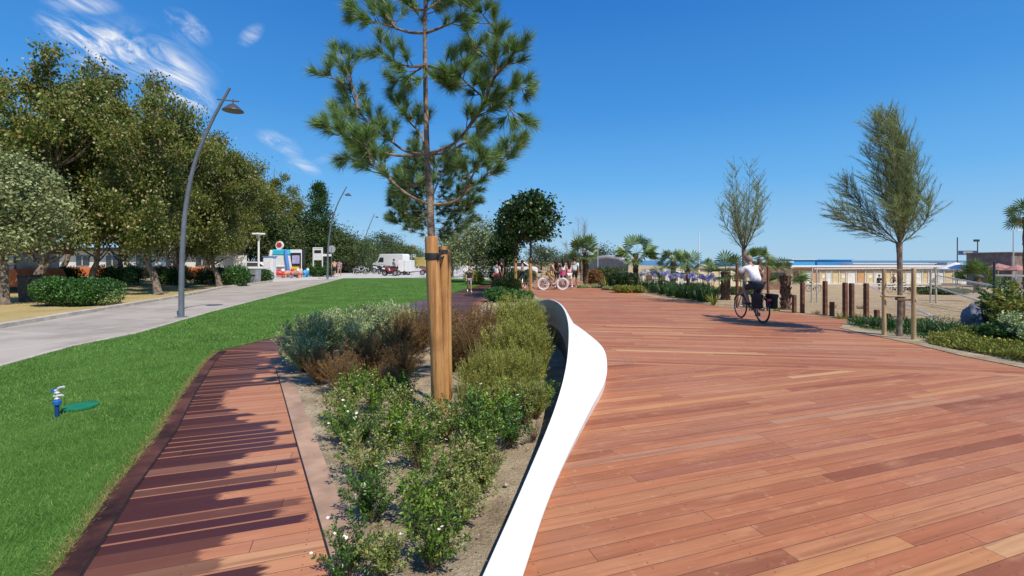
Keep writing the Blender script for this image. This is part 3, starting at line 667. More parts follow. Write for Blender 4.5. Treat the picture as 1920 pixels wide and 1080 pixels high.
lt = scatter_poly(soil_poly, 1500, rs); k_ = len(lt)
tag(link('leaf_litter', leaf_mesh('leaf_litter', np.column_stack([lt, .05+rs.rand(k_)*.025]), np.column_stack([rs.randn(k_, 2), rs.randn(k_)*.12]), rs.uniform(.012, .05, k_), .006, leafmat('dead_leaf', [(.10, .06, .03), (.22, .14, .07), (.34, .25, .13)], .8, .1), rs)), 'dead leaves and dry stem bits scattered over the sandy bed', 'leaf litter', kind='stuff')
RG = leafmat('wispy_grass', [(.13, .17, .03), (.30, .34, .07), (.48, .46, .14), (.34, .24, .09)], .6, .35)
for i, (px, py, L_, lb) in enumerate([(905, 720, .62, 'wispy upright grass clump just right of the stakes'), (940, 745, .55, 'wispy upright grass in front of the olive broom'), (985, 742, .6, 'tall wispy grass clump near the bench, in front of the broom'), (1012, 700, .7, 'tall wispy grass leaning out beside the white bench'),
    (965, 640, .95, 'tallest wispy grass standing above the broom at the back of the bed'), (1005, 640, .85, 'wispy grass at the back of the bed beside the far bench end'), (870, 770, .4, 'short wispy grass at the right foot of the stakes'), (760, 660, .95, 'thin brownish grass standing above the heath left of the stakes')]):
    rs2 = np.random.RandomState(300+i); n_ = 130; a_ = rs2.rand(n_)*6.28; e_ = rs2.uniform(.03, .42, n_); t_ = thing('grass_clump', lb, 'grass clump', (*gp(px, py), .04), group='wispy grass clumps of the bed')
    link('leaves', blade_mesh('leaves', np.stack([np.cos(a_)*.1*rs2.rand(n_), np.sin(a_)*.1*rs2.rand(n_), np.zeros(n_)], 1), np.stack([np.cos(a_)*e_, np.sin(a_)*e_, np.ones(n_)], 1), L_*rs2.uniform(.5, 1.15, n_), .007, RG, rs2, .12), t_)
DRYT = leafmat('dry_twig_leaf', [(.12, .07, .04), (.2, .12, .07), (.27, .18, .1)], .8, .1)
for px, py, s, lb in ((792, 898, .42, 'dried brown twiggy plant among the rock roses in the middle of the bed'), (1000, 835, .36, 'dried brown tuft on the bare sand near the bench'), (930, 880, .34, 'small dry stalky plant right of the bed centre')):
    o = shrub('dry_shrub', lb, 'shrub', DRYT, int(px), 60, .75, .45, 10, .03, .005, .9, .3, .0032, group='dried plants of the bed'); o.location = (*gp(px, py), .04); o.scale = (s, s, s)
# ---------------------------------------------------------------- pines
def brush(P, D, c0, c1, n, L, rs, ang=.75):
    """needle brush along the twig c0-c1"""
    ax = np.array((c1-c0).normalized()); t = rs.rand(n)**.7; p = np.array(c0)[None]+np.array(c1-c0)[None]*t[:, None]
    q = rs.randn(n, 3); q -= (q@ax)[:, None]*ax; q = unit(q); k = rs.uniform(.25, 1, n)*ang
    P.append(p); D.append(ax[None]*(1-k*.55)[:, None]+q*k[:, None]*1.15)
PINE = leafmat('pine_needle', [(.028, .062, .018), (.07, .16, .036), (.14, .27, .065), (.25, .40, .12), (.40, .48, .22)], .45, .15, .4)
def pine_tree(label, Y, trunk, rt, branches, seed, dens=185, nl=.155, nw=.0046, sub=8, depth=.55, m=PINE):
    rs = np.random.RandomState(seed); base = at(*trunk[0], Y); t0 = thing('pine_tree', label, 'tree', (base.x, Y, base.z)); O = Vector((base.x, Y, base.z))
    tp = [at(px, py, Y)-O for px, py in trunk]; wd = MB(); n = len(tp); wd.tube(smooth_pts(tp, 4), [rt*(1-.8*i/(4*(n-1))) for i in range(4*(n-1)+1)], 10)
    wd.build('trunk', PBARK, t0); P, D = [], []; bw = MB()
    for br in branches:
        pts, dy, full = br[0], br[1], (br[2] if len(br) > 2 else .35)
        k = len(pts); wp = [at(px, py, Y+dy*(i/(k-1))**.9)-O for i, (px, py) in enumerate(pts)]; c = smooth_pts(wp, 6); m_ = len(c)
        r0 = (.017 if k > 3 else .013) if nw < .008 else .006
        bw.tube(c, [r0*(1-.75*i/(m_-1)) for i in range(m_)], 6)
        brush(P, D, c[-3], c[-1]+(c[-1]-c[-2]), int(dens*1.3), nl, rs)
        tot = sum((c[i+1]-c[i]).length for i in range(m_-1)); ns = max(2, int(tot*sub*2.0))
        for j in range(ns):
            t = full+(1-full)*(j+rs.rand())/ns; i = min(int(t*(m_-1)), m_-2); p = c[i]; d = (c[i+1]-c[i]).normalized()
            q = Vector(rs.randn(3)); q = (q-d*q.dot(d)).normalized(); q.z = q.z*.7+.25
            L = rs.uniform(.12, .28)*(1.15-.5*t); e = p+(d*.65+q*.75).normalized()*L; mid = p.lerp(e, .5)-Vector((0, 0, .015))
            bw.tube([p, mid, e], [.006, .005, .003], 4, cap=False)
            brush(P, D, mid.lerp(e, .05), e+(e-mid)*.25, dens, nl*rs.uniform(.8, 1.1), rs)
    bw.build('branches', PBARK, t0)
    P = np.concatenate(P); D = np.concatenate(D); link('needles', needle_mesh('needles', P, D, nl*rs.uniform(.65, 1.15, len(P)), nw, m, rs, .08), t0)
    return t0
YP = 4.72
br = [([(806, 384), (770, 368), (740, 345), (712, 318), (694, 292), (680, 262)], -.3, .45), ([(740, 345), (722, 318), (708, 285), (700, 250)], .5, .3), ([(806, 384), (850, 378), (880, 355), (915, 325), (945, 296), (962, 262)], .3, .55),
      ([(860, 378), (878, 345), (893, 315), (905, 288)], -.4, .3), ([(801, 290), (760, 283), (730, 262), (700, 240), (672, 205), (655, 165)], .35, .3), ([(672, 205), (660, 160), (645, 120), (630, 92)], .1, .2),
      ([(801, 290), (750, 292), (712, 284), (672, 268), (640, 252), (614, 232)], -.35, .35), ([(700, 280), (672, 290), (652, 292)], .3, .2), ([(801, 290), (850, 270), (878, 240), (900, 210), (915, 170), (928, 120), (938, 62)], -.3, .3),
      ([(878, 240), (900, 205), (930, 178), (962, 162), (990, 170)], .3, .15), ([(905, 205), (925, 150), (955, 115), (965, 90)], -.5, .2), ([(801, 290), (840, 285), (880, 262), (915, 240)], .6, .4), ([(928, 120), (900, 95), (880, 80)], .3, .1), ([(938, 62), (915, 40), (900, 20)], -.3, .1),
      ([(915, 190), (880, 160), (860, 140)], -.5, .1), ([(798, 122), (770, 125), (745, 118), (715, 98)], -.35, .3), ([(798, 122), (765, 142), (742, 150)], .4, .2), ([(798, 122), (830, 130), (862, 118), (890, 92)], .3, .3), ([(798, 122), (815, 150), (842, 162)], -.4, .3),
      ([(798, 62), (765, 60), (735, 50), (700, 40), (660, 20)], .1, .45), ([(745, 55), (720, 25), (700, 5)], .3, .15), ([(798, 62), (830, 50), (860, 35), (885, 5)], -.2, .3), ([(798, 62), (800, 20), (840, -20)], .4, .3), ([(797, 20), (765, 10), (740, -15)], -.2, .2),
      ([(797, 20), (830, -5), (850, -40)], .1, .2), ([(796, -20), (760, -50), (730, -80)], .2, .2), ([(796, -20), (830, -60), (870, -90)], -.2, .2), ([(796, -60), (790, -120), (780, -170)], .1, .2), ([(801, 290), (790, 255), (765, 225), (745, 195)], .5, .35), ([(806, 384), (820, 345), (840, 310)], .5, .5), ([(804, 330), (785, 345), (760, 350)], .45, .5),
      ([(655, 165), (630, 150), (618, 140)], .0, .1), ([(930, 178), (955, 200), (965, 225)], -.2, .2), ([(672, 268), (655, 240), (650, 215)], .1, .2)]
main = pine_tree('young pine tied to thick round stakes in the planting bed, spreading airy long-needled branches', YP, [(818, 770), (814, 600), (809, 445), (806, 384), (801, 290), (797, 120), (797, 0), (796, -120)], .052, br, 3)
main.location = main.location
# second pine, farther down the beds
rp = random.Random(4); br2 = []
for i in range(64):
    yb = 292+150*(i/64); sd = rp.choice((-1, 1)); w_ = 30+50*math.sin(min(1, (yb-285)/115)*1.57)
    br2.append(([(812, yb), (812+sd*w_*.5, yb-3), (812+sd*w_*rp.uniform(.7, 1.08), yb-rp.uniform(12, 40))], rp.uniform(-1.0, 1.0), .1))
pine_tree('smaller dense pine standing farther back behind the staked pine trunk', 11.5, [(812, 608), (812, 500), (812, 400), (814, 288)], .06, br2, 9, 75, .19, .010, 4, m=leafmat('pine_needle_dark', [(.025, .055, .018), (.055, .11, .03), (.11, .19, .05), (.26, .35, .13)], .5, .15))
# round stakes with strap
def log(name, p0, p1, r, m, parent, n=14):
    b = MB(); a, c = Vector(p0), Vector(p1); pts = [a.lerp(c, t) for t in (0, .2, .4, .6, .8, .985, 1)]; rr = [r*(1+.05*math.sin(i*2.3)) for i in range(6)]+[r*.86]
    b.tube(pts, rr, n); return b.build(name, m, parent)
sk = thing('tree_stake', 'thickest round wooden stake, front left of the three bound to the near pine', 'tree stake', (0, 0, 0), group='round stakes of the near pine')
log('pole', at(825, 775, 4.5), at(808.5, 443, 4.5), .068, STAKE, sk)
sk2 = thing('tree_stake', 'slightly shorter round wooden stake on the right of the near pine', 'tree stake', group='round stakes of the near pine'); log('pole', at(834.5, 765, 4.66), at(831, 462, 4.66), .046, STAKE, sk2)
sk3 = thing('tree_stake', 'thin round stake half hidden behind the right-hand stake of the near pine', 'tree stake', group='round stakes of the near pine'); log('pole', at(842, 748, 4.95), at(839, 468, 4.95), .036, STAKE, sk3)
b = MB()
c0 = at(810.5, 481, 4.5); b.lathe([(.0715, -.034), (.0725, -.03), (.0725, .03), (.0715, .034)], c0, 18)
for (p, q) in ((at(822, 479, 4.43), at(829, 470, 4.56)), (at(826, 470, 4.56), at(838, 478, 4.85)), (at(822, 484, 4.44), at(838, 480, 4.9)), (at(822, 512, 4.55), at(832, 480, 4.57))):
    b.tube([p, p.lerp(q, .5), q], .008, 6)
b.lathe([(.051, -.02), (.051, .02)], at(831, 472, 4.66), 14)
tag(b.build('tree_strap', BLACK), 'black rubber strap wound round the tops of the near pine stakes', 'tree strap')
# ================================================================ trees
def bz(px, Y): X = (px-CX)/F*Y; return X, Y, hgt(X, Y)
POP = leafmat('plane_leaf', [(.02, .04, .008), (.055, .11, .016), (.12, .19, .028), (.22, .24, .045), (.27, .21, .055), (.46, .50, .2)], .42, .38, .5)
OLV = leafmat('olive_leaf', [(.07, .095, .03), (.16, .20, .075), (.28, .33, .14), (.42, .46, .25)], .5, .2)
HDG = leafmat('hedge_leaf', [(.012, .04, .010), (.03, .09, .02), (.06, .17, .03), (.12, .25, .05)], .4, .25, .45)
FAR = leafmat('far_leaf', [(.025, .05, .016), (.055, .095, .028), (.10, .15, .045), (.17, .20, .08)], .55, .25)
DRK = leafmat('dense_leaf', [(.008, .020, .006), (.02, .05, .012), (.045, .10, .02), (.09, .19, .035)], .4, .22, .45)
def tree(name, label, H, Rc, zc0, seed, m, leaf=.17, K=60, per=240, rt=.24, lean=(0, 0), bark=BARK, shape=1.0, group=None, trunks=1, cl=.62, top=1.0):
    """H height, Rc crown radius, zc0 crown bottom"""
    rs = np.random.RandomState(seed); t0 = thing(name, label, 'tree', group=group); wd = MB(); zc = (H+zc0)/2; hz = (H-zc0)/2
    P, D = [], []
    stems = []
    for k in range(trunks):
        a = 2*math.pi*k/trunks+.5; off = Vector((math.cos(a), math.sin(a), 0))*(.0 if trunks == 1 else rt*.7)
        pts = smooth_pts([off, off*1.6+Vector((lean[0]*.4, lean[1]*.4, zc0*.5)), off*2.5+Vector((lean[0], lean[1], zc0+.2)), Vector((lean[0]*1.0+rs.randn()*.2, lean[1]+rs.randn()*.2, zc)), Vector((lean[0]*.6, lean[1]*.6, H*.93))], 5)
        n = len(pts); rr = rt/(trunks**.5); stems.append(pts)
        wd.tube(pts, [rr*1.45]+[rr*(1-.9*i/(n-1)) for i in range(1, n)], 9)
    C = []
    for i in range(K):
        v = rs.randn(3); v /= np.linalg.norm(v); r = rs.rand()**.42
        x = v*r; x[2] = x[2]*1.0; wz = (1-.35*max(0, x[2])**2*shape)
        C.append(np.array([x[0]*Rc*wz+lean[0]*.8, x[1]*Rc*wz+lean[1]*.8, zc+x[2]*hz*.93]))
    for c in C:
        pts = stems[rs.randint(trunks)]; zt = max(zc0*.75, c[2]-rs.uniform(.25, .45)*H*.35-.3*np.hypot(c[0], c[1])*.6)
        j = min(range(len(pts)), key=lambda q: abs(pts[q].z-zt)); s = pts[j]; e = Vector(c); mid = s.lerp(e, .5)+Vector((rs.randn()*.1, rs.randn()*.1, -.12*(e-s).length))
        cc = smooth_pts([s, mid, e], 3); r0 = rt*.26*(1-.6*s.z/H); wd.tube(cc, [r0*(1-.85*i/(len(cc)-1)) for i in range(len(cc))], 5, cap=False)
        sz = cl*rs.uniform(.7, 1.35)*Rc*.36; k = int(per*rs.uniform(.6, 1.3))
        q = rs.randn(k, 3)*np.array([1, 1, .72])*sz*.62; P.append(c+q); D.append(unit(q)*.7+rs.randn(k, 3)*.8+np.array([0, 0, -.15]))
    P = np.concatenate(P); D = np.concatenate(D)
    wd.build('trunk', bark, t0); link('crown', leaf_mesh('crown', P, D, leaf*rs.uniform(.6, 1.3, len(P)), leaf*.62, m, rs, .12), t0)
    return t0
TP = {}
def tput(key, mk, px, Y, rz, sx, sz, label):
    x, y, z = bz(px, Y)
    if key not in TP: TP[key] = mk(); return place(TP[key], (x, y, z), rz, (sx, sx, sz), label, True)
    return place(TP[key], (x, y, z), rz, (sx, sx, sz), label)
GT = 'tall plane trees along the left path'
mkT = [lambda: tree('plane_tree', '', 10, 2.9, 1.5, 101, POP, .155, 60, 500, .22, (-.5, 0), group=GT, cl=.52), lambda: tree('plane_tree', '', 10, 2.9, 1.4, 102, POP, .155, 62, 500, .24, (.4, .2), group=GT, cl=.52), lambda: tree('plane_tree', '', 10, 2.9, 1.5, 103, POP, .155, 58, 500, .2, (0, -.4), group=GT, cl=.52)]
#            proto px   Y    rz   sx   sz(height/10)
for i, (k, px, Y, rz, sx, sz, lb) in enumerate([
    (1, 62, 21.5, .4, .98, 1.27, 'tall green plane tree at the far left, thick leaning trunk behind the round bush'),
    (2, 168, 24.5, 1.9, .92, 1.33, 'tall plane tree behind the clipped bush, second trunk from the left'),
    (0, 297, 21.3, .2, .82, 1.13, 'plane tree with pale leaning trunk on dry grass, left of the tall lamp'),
    (2, 228, 29, 4.0, .9, 1.36, 'thin-topped plane tree behind the leaning one, sky showing through its branches'),
    (1, 345, 27, 2.6, .85, 1.06, 'brown-tinged plane tree directly behind the tall lamp post'),
    (0, 412, 27.5, .1, .80, 1.02, 'plane tree with pale trunk just right of the tall lamp post'),
    (2, 458, 48, 5.1, 1.15, 1.42, 'plane tree behind the small hedge and the white sign, crown sloping to the right'),
    (1, 512, 54, 1.2, 1.10, 1.30, 'last and smallest of the tall plane trees, above the inflatable slide'),
    (0, 112, 33, 3.3, 1.05, 1.5, 'plane tree in the second row, its dark crown filling the gap at the left'),
    (1, 385, 38, 5.5, 1.0, 1.16, 'shaded plane tree in the second row behind the lamp post'),
    (2, -60, 24, 2.2, 1.0, 1.3, 'plane tree cut off by the left edge of the picture'),
    (0, 250, 40, 1.1, 1.1, 1.3, 'dark plane tree in the second row behind the orange building end')]):
    tput('T%d' % k, mkT[k], px, Y, rz, sx, sz, lb)
o = tree('olive_tree', 'pale silver-green olive-like tree drooping into the left edge in front of the tall trees', 5.4, 1.9, 1.6, 111, OLV, .12, 60, 320, .16, cl=.7); o.location = bz(8, 16.5)
# nearer middle distance
GM = 'trees lining the far side of the road'
mkF = [lambda: tree('broadleaf_tree', '', 7, 3.2, .6, 121, FAR, .26, 60, 110, .2, group=GM, cl=.9), lambda: tree('broadleaf_tree', '', 7, 3.2, .5, 122, FAR, .26, 60, 110, .2, group=GM, cl=.9)]
for i, (k, px, Y, rz, sx, sz, lb) in enumerate([
    (0, 552, 58, .3, 1.15, 1.28, 'bushy tree right of the tall plane trees, above the notice board'), (1, 575, 62, 1.3, 1.05, 1.05, 'rounded dark tree between the slide and the conifer'),
    (0, 632, 60, 2.6, 1.05, .92, 'dark bushy tree behind the middle lamp post'), (1, 655, 58, 3.6, .9, .72, 'low tree between the middle lamp and the far lamp'), (0, 680, 66, 4.1, .95, .66, 'yellowish tree at the end of the tree row left of the far lamp'),
    (1, 718, 80, .9, 1.15, .98, 'round dark green tree behind the white camper van'), (0, 748, 90, 2.9, 1.0, .80, 'round tree right of the dark one behind the camper van'), (1, 600, 57, 2.2, 1.05, .95, 'tree foliage behind the low hedge and notice board'),
    (0, 775, 110, 1.9, 1.2, .75, 'distant tree behind the yellow van'), (1, 520, 52, 5.9, 1.0, .98, 'tree behind the inflatable slide'), (0, 470, 56, 4.9, 1.1, 1.0, 'tree behind the white signboard and car'),
    (1, 1015, 75, 2.4, .9, .62, 'small distant tree right of the dense staked tree'), (0, 1132, 50, .7, .62, .62, 'grey-green rounded tree behind the grey curved wall'), (1, 1100, 62, 4.4, .7, .52, 'low tree under the bare branches'), (0, 1062, 70, 5.4, .7, .48, 'low distant tree behind the group of women')]):
    tput('F%d' % k, mkF[k], px, Y, rz, sx, sz, lb)
mkO = lambda: tree('olive_tree', '', 4.6, 1.9, .7, 131, OLV, .15, 56, 150, .16, group='olive trees beside the road', cl=.95)
for px, Y, rz, sx, sz, lb in ((893, 33, .4, 1.05, 1.02, 'large grey-green olive tree behind the blue round sign'), (848, 42, 2.1, .95, .96, 'olive tree left of the blue round sign, behind the staked pine'), (922, 44, 4.0, 1.0, .92, 'olive tree between the blue sign and the dense staked tree')):
    tput('O', mkO, px, Y, rz, sx, sz, lb)
def conifer(label, px, Y, H, Rr, seed):
    rs = np.random.RandomState(seed); t0 = thing('cypress_tree', label, 'tree', bz(px, Y)); MB().tube([(0, 0, 0), (0, 0, H*.97)], [.22, .03], 7).build('trunk', DBARK, t0)
    P, D = [], []
    for i in range(70):
        z = H*(.08+.92*(i/70)); r = Rr*(1-i/70)**.75*rs.uniform(.5, 1.1)+.25; a = rs.rand()*6.3; c = np.array([math.cos(a)*r*.75, math.sin(a)*r*.75, z]); k = 110
        q = rs.randn(k, 3)*np.array([.42, .42, .35])*(.5+r*.28); P.append(c+q); D.append(q+np.array([0, 0, .6]))
    link('crown', leaf_mesh('crown', np.concatenate(P), np.concatenate(D), .30, .12, MATS['dense_leaf'], rs), t0); return t0
conifer('tall pointed dark conifer rising above the tree row near the middle lamp post', 598, 56, 11.0, 2.4, 5)
# dense round-headed trees on the deck with stakes
def mop(label, px, Y, H, Rc, z0, seed): 
    o = tree('ornamental_tree', label, H, Rc, z0, seed, DRK, .17, 60, 130, .06, bark=DBARK, shape=.6, cl=.85); o.location = bz(px, Y); return o
mop('dense dark-leaved round-headed tree tied to the right-hand stake by the deck', 995, 19, 4.55, 1.08, 2.35, 141)
mop('dense dark-leaved round-headed tree tied to the left-hand stake by the deck', 968, 22.6, 4.35, .9, 2.2, 142)
mop('very dark low crowned tree behind and left of the two staked round-headed trees', 945, 29, 3.7, .85, .9, 143)
for px, Y, lb in ((995, 18.7, 'round wooden stake with a cut top, right of the two round-headed trees'), (967, 22.2, 'slimmer round wooden stake under the left round-headed tree')):
    x, y, z = bz(px, Y); t0 = thing('tree_stake', lb, 'tree stake', (x, y, z), group='stakes on the far deck'); log('pole', (0, 0, -.1), (-.02, 0, 1.72), .075, STAKE, t0, 10)
    MB().lathe([(.08, 1.5), (.084, 1.52), (.084, 1.6), (.08, 1.62)], n=12).build('strap', BLACK, t0)
# bare tree
def fan_tree(name, label, cat, px, Y, node_z, H, Rc, seed, nst=16, m=None, feather=0, rt=.06, bark=BARK, lean=0, fl=.12, fw=.02, side=7):
    rs = np.random.RandomState(seed); t0 = thing(name, label, cat, bz(px, Y)); wd = MB(); wd.tube(smooth_pts([(0, 0, 0), (.02, 0, node_z*.5), (0, 0, node_z)], 3), [rt*1.15]+[rt]*5+[rt*1.25], 9); P, D = [], []; bw = MB()
    for i in range(nst):
        a = 2*math.pi*i/nst+rs.randn()*.2; q = rs.uniform(.15, 1); ro = Rc*q; zt = node_z+(H-node_z)*(1-.80*q**1.25)*rs.uniform(.85, 1.05)
        c = smooth_pts([(0, 0, node_z-.05), (math.cos(a)*ro*.45, math.sin(a)*ro*.45, node_z+(zt-node_z)*.28), (math.cos(a)*ro*.85+lean*.4, math.sin(a)*ro*.85, node_z+(zt-node_z)*.66), (math.cos(a)*ro+lean, math.sin(a)*ro, zt)], 5)
        n = len(c); bw.tube(c, [rt*.25*(1-.8*k/(n-1)) for k in range(n)], 5, cap=False)
        for k in range(2, n-1):
            for _ in range(side//2 if k < 5 else side):
                p = c[k].lerp(c[k+1], rs.rand()); d = (c[k+1]-c[k]).normalized(); v = Vector(rs.randn(3)); v = (v-d*v.dot(d)).normalized(); e = p+(d*.75+v*.62+Vector((-.18 if lean else 0, 0, .1))).normalized()*rs.uniform(.22, .62)*(.6+Rc*.3)
                bw.tube([p, p.lerp(e, .5)+v*.03, e], [.0045, .0035, .002], 3, cap=False)
                if feather:
                    t = rs.rand(feather, 1)**.8; pp = np.array(p)+np.array(e-p)*t; P.append(pp); D.append(np.array(e-p)[None]/max((e-p).length, .01)+rs.randn(feather, 3)*.38)
    wd.build('trunk', bark, t0); bw.build('branches', mat('tamarisk_twig', (.15, .14, .075), .85, .2, 9) if feather else bark, t0)
    if feather:
        P = np.concatenate(P); D = np.concatenate(D); link('foliage', needle_mesh('foliage', P, D, fl*rs.uniform(.6, 1.3, len(P)), fw, m, rs), t0)
    return t0
TAM = leafmat('tamarisk_leaf', [(.10, .14, .04), (.19, .27, .08), (.30, .40, .14), (.42, .44, .22)], .7, .25)
fan_tree('tamarisk_tree', 'feathery tamarisk with a wide windswept crown, held in the pale post frame at the right', 'tree', 1686, 9.56, 2.0, 4.95, .90, 151, 24, TAM, 24, .048, lean=-.28, fl=.13, fw=.0055, side=5)
fan_tree('tamarisk_tree', 'sparse tamarisk with upright twiggy crown behind the cyclist', 'tree', 1395, 16, 2.0, 5.5, 1.1, 152, 16, TAM, 13, .07, fl=.12, fw=.008, side=4)
fan_tree('bare_tree', 'leafless grey tree with thin upright branches behind the women on the deck', 'tree', 1090, 36, 1.8, 5.3, 1.5, 153, 13, None, 0, .09, bark=BARK, side=5)

# ---------------------------------------------------------------- palms
PALM = leafmat('palm_leaf', [(.03, .07, .018), (.07, .14, .03), (.13, .22, .05), (.24, .30, .09)], .4, .2, .5)
DRYP = leafmat('dry_palm_leaf', [(.22, .13, .05), (.36, .24, .10), (.28, .2, .09)], .8, .2)
PTR = mat('palm_trunk', (.17, .10, .06), .95, .4, 16, 1)
def fan_palm(label, px, Y, th, rt, nf, fr, seed, group=None, droopy=.2, name='fan_palm', dry=10, m=None):
    rs = np.random.RandomState(seed); t0 = thing(name, label, 'palm', bz(px, Y), group=group); tb = MB(); zz = np.linspace(0, th, 9)
    tb.tube([(0, 0, z) for z in zz], [rt*(1.35 if i == 0 else 1.0+.18*((i % 2) == 0)) for i in range(9)], 10)
    for k in range(60):                       # cut leaf bases
        a = rs.rand()*6.28; z = rs.rand()*th; d = Vector((math.cos(a), math.sin(a), 0)); p = d*rt*.95+Vector((0, 0, z)); tb.tube([p, p+d*.05+Vector((0, 0, .10))], [.028, .012], 4)
    tb.build('trunk', PTR, t0)
    for which, cnt, mm in (('frond', nf, m or PALM), ('dead_frond', max(2, dry//3), DRYP)):
        for i in range(cnt):
            a = rs.rand()*6.28; el = rs.uniform(-.55, 1.4) if which == 'frond' else rs.uniform(-1.2, -.4); pl = fr*rs.uniform(.45, .7)*(1 if which == 'frond' else .5); d = Vector((math.cos(a)*math.cos(el), math.sin(a)*math.cos(el), math.sin(el)))
            s = Vector((0, 0, th)); e = s+d*pl+Vector((0, 0, -droopy*pl*.4)); P, D = [], []; sd = d.cross(Vector((0, 0, 1))).normalized(); sd = (Matrix.Rotation(rs.uniform(-1.1, 1.1), 3, d) @ sd); up = sd.cross(d)
            nl = 12
            V = []; Fc = []
            for k in range(nl):
                th_ = R(-88+176*k/(nl-1)); v = (d*math.cos(th_)+sd*math.sin(th_)+up*.12).normalized(); L = fr*(.72 if which == 'frond' else .3)*(1-.25*abs(th_)/2)*rs.uniform(.9, 1.05); tip = e+v*L+Vector((0, 0, -droopy*L*.5)); w_ = sd*math.cos(th_)-d*math.sin(th_); mid = e+v*L*.6
                j = len(V); V += [e, mid-w_*L*.062, tip, mid+w_*L*.062]; Fc.append((j, j+1, j+2, j+3))
            q = MB(); q.add([s-sd*.012, s+sd*.012, e+sd*.008, e-sd*.008], [(0, 1, 2, 3)]); q.add(V, Fc); q.build(which, mm, t0, smooth=False)
    return t0
fan_palm('large fan palm with a full dark green crown above the flower bed', 1192, 26, 2.0, .13, 24, 1.1, 161)
fan_palm('short brown-skirted fan palm right of the large one, behind the purple flowers', 1262, 27, 1.75, .13, 20, .85, 162, dry=20)
fan_palm('slim young fan palm with upright fronds above the purple flowers', 1290, 22, 1.35, .07, 13, .85, 163, dry=4)
fan_palm('fan palm with a swollen brown trunk base at the end of the flower bed', 1360, 18.8, 1.15, .16, 15, .8, 164, dry=14)
fan_palm('small dark palm crown seen far behind above the cyclist', 1424, 46, 3.3, .2, 28, 1.3, 165, dry=6)
fan_palm('short fan palm with rough brown trunk right of the cyclist', 1473, 14.9, 1.12, .13, 13, .55, 166, dry=8)
fan_palm('yellowish palm tied to three pale stakes behind the women', 1098, 27.5, 2.1, .15, 20, 1.0, 167, dry=10)
fan_palm('tall palm whose crown pokes in at the right edge of the picture', 1928, 26, 4.9, .2, 26, 1.0, 168, dry=10)
fan_palm('dark bushy palm in front of the striped beach building at the right', 1832, 45, 1.5, .25, 30, 1.6, 169, dry=8)
fan_palm('tiny distant palm on the skyline left of the sparse tamarisk', 1327, 70, 3.2, .2, 20, 1.0, 170, dry=4)
def feather_palm(label, px, Y, th, rt, nf, fr, seed):
    rs = np.random.RandomState(seed); t0 = thing('date_palm', label, 'palm', bz(px, Y)); MB().tube([(0, 0, z) for z in np.linspace(0, th, 6)], [rt*1.3]+[rt]*5, 9).build('trunk', PTR, t0)
    for i in range(nf):
        a = rs.rand()*6.28; el = rs.uniform(.0, 1.3); d = Vector((math.cos(a), math.sin(a), 0)); c = [Vector((0, 0, th))+d*fr*t*math.cos(el*(1-.4*t))+Vector((0, 0, fr*t*math.sin(el)-fr*.55*t*t)) for t in np.linspace(0, 1, 8)]
        q = MB(); q.tube(c, [.014*(1-.8*k/7) for k in range(8)], 4, cap=False); V, Fc = [], []
        for k in range(44):
            t = .12+.88*k/44; x = t*7; j0 = min(int(x), 6); p = c[j0].lerp(c[j0+1], x-j0); ax = (c[j0+1]-c[j0]).normalized(); sd = ax.cross(Vector((0, 0, 1))).normalized()*(1 if k % 2 else -1); L = fr*.26*math.sin(math.pi*min(1, t*.8+.15)); tip = p+(sd*.8+ax*.6+Vector((0, 0, .1))).normalized()*L; j = len(V)
            V += [p-ax*.012, p.lerp(tip, .5)+ax*.02, tip, p.lerp(tip, .5)-ax*.02]; Fc.append((j, j+1, j+2, j+3))
        q.add(V, Fc); q.build('frond', PALM, t0, smooth=False)
    return t0
feather_palm('arching feathery palm spreading low between the two fan palms', 1238, 23.5, .55, .12, 16, 1.7, 171)

# ---------------------------------------------------------------- hedges and low planting
def hedge(name, label, px, Y, L, W, H, seed, m=None, leaf=.07, n=9000, rz=0, cat='hedge', group=None, lump=.25):
    rs = np.random.RandomState(seed); t0 = thing(name, label, cat, bz(px, Y), rz, group=group); P = []; k = 0
    cs = [(rs.uniform(-.5, .5)*L*.85, rs.uniform(-.5, .5)*W*.5, H*rs.uniform(.42, .58), rs.uniform(.75, 1.05)) for _ in range(max(5, int(L*3)))]
    for cx_, cy_, cz_, s in cs:
        q = unit(rs.randn(n//len(cs), 3))*(rs.rand(n//len(cs), 1)**.25)*np.array([W*.55, W*.5, H*.52])*s; P.append(q+np.array([cx_, cy_, cz_]))
    P = np.concatenate(P); P = P[P[:, 2] > .02]; D = rs.randn(len(P), 3)+np.array([0, 0, .6])
    link('foliage', leaf_mesh('foliage', P, D, leaf*rs.uniform(.6, 1.3, len(P)), leaf*.55, m or HDG, rs, .15), t0)
    b = MB()
    b.tube([(-L*.4, 0, .02), (L*.4, 0, .02)], .02, 5)
    for cx_, cy_, cz_, s in cs[:6]: b.tube([(cx_*.8, 0, .02), (cx_, cy_, H*.5)], .02, 5)
    b.build('stems', DBARK, t0); return t0
hedge('round_bush', 'wide clipped bright green bush on the dry grass beside the grey path', 140, 16.1, 2.7, 1.3, 1.02, 201, cat='bush', n=15000, leaf=.08)
hedge('hedge', 'long low hedge in tree shade behind the wide green bush', 130, 27, 8, 1.2, 1.25, 202, n=14000, leaf=.11)
hedge('hedge', 'dark low hedge in shade behind the leaning tree trunk', 285, 30, 5, 1.2, 1.3, 203, n=9000, leaf=.11)
hedge('hedge', 'small dark hedge at the kerb right of the tall lamp post', 437, 28.2, 1.3, 1.1, 1.25, 204, n=7000, leaf=.10)
hedge('hedge', 'low hedge in shadow behind the lamp post', 375, 31, 4.2, 1.2, 1.15, 205, n=7000, leaf=.11)
hedge('hedge', 'small hedge behind the grey litter bin', 492, 34, 1.1, .9, .95, 206, n=4000, leaf=.11)
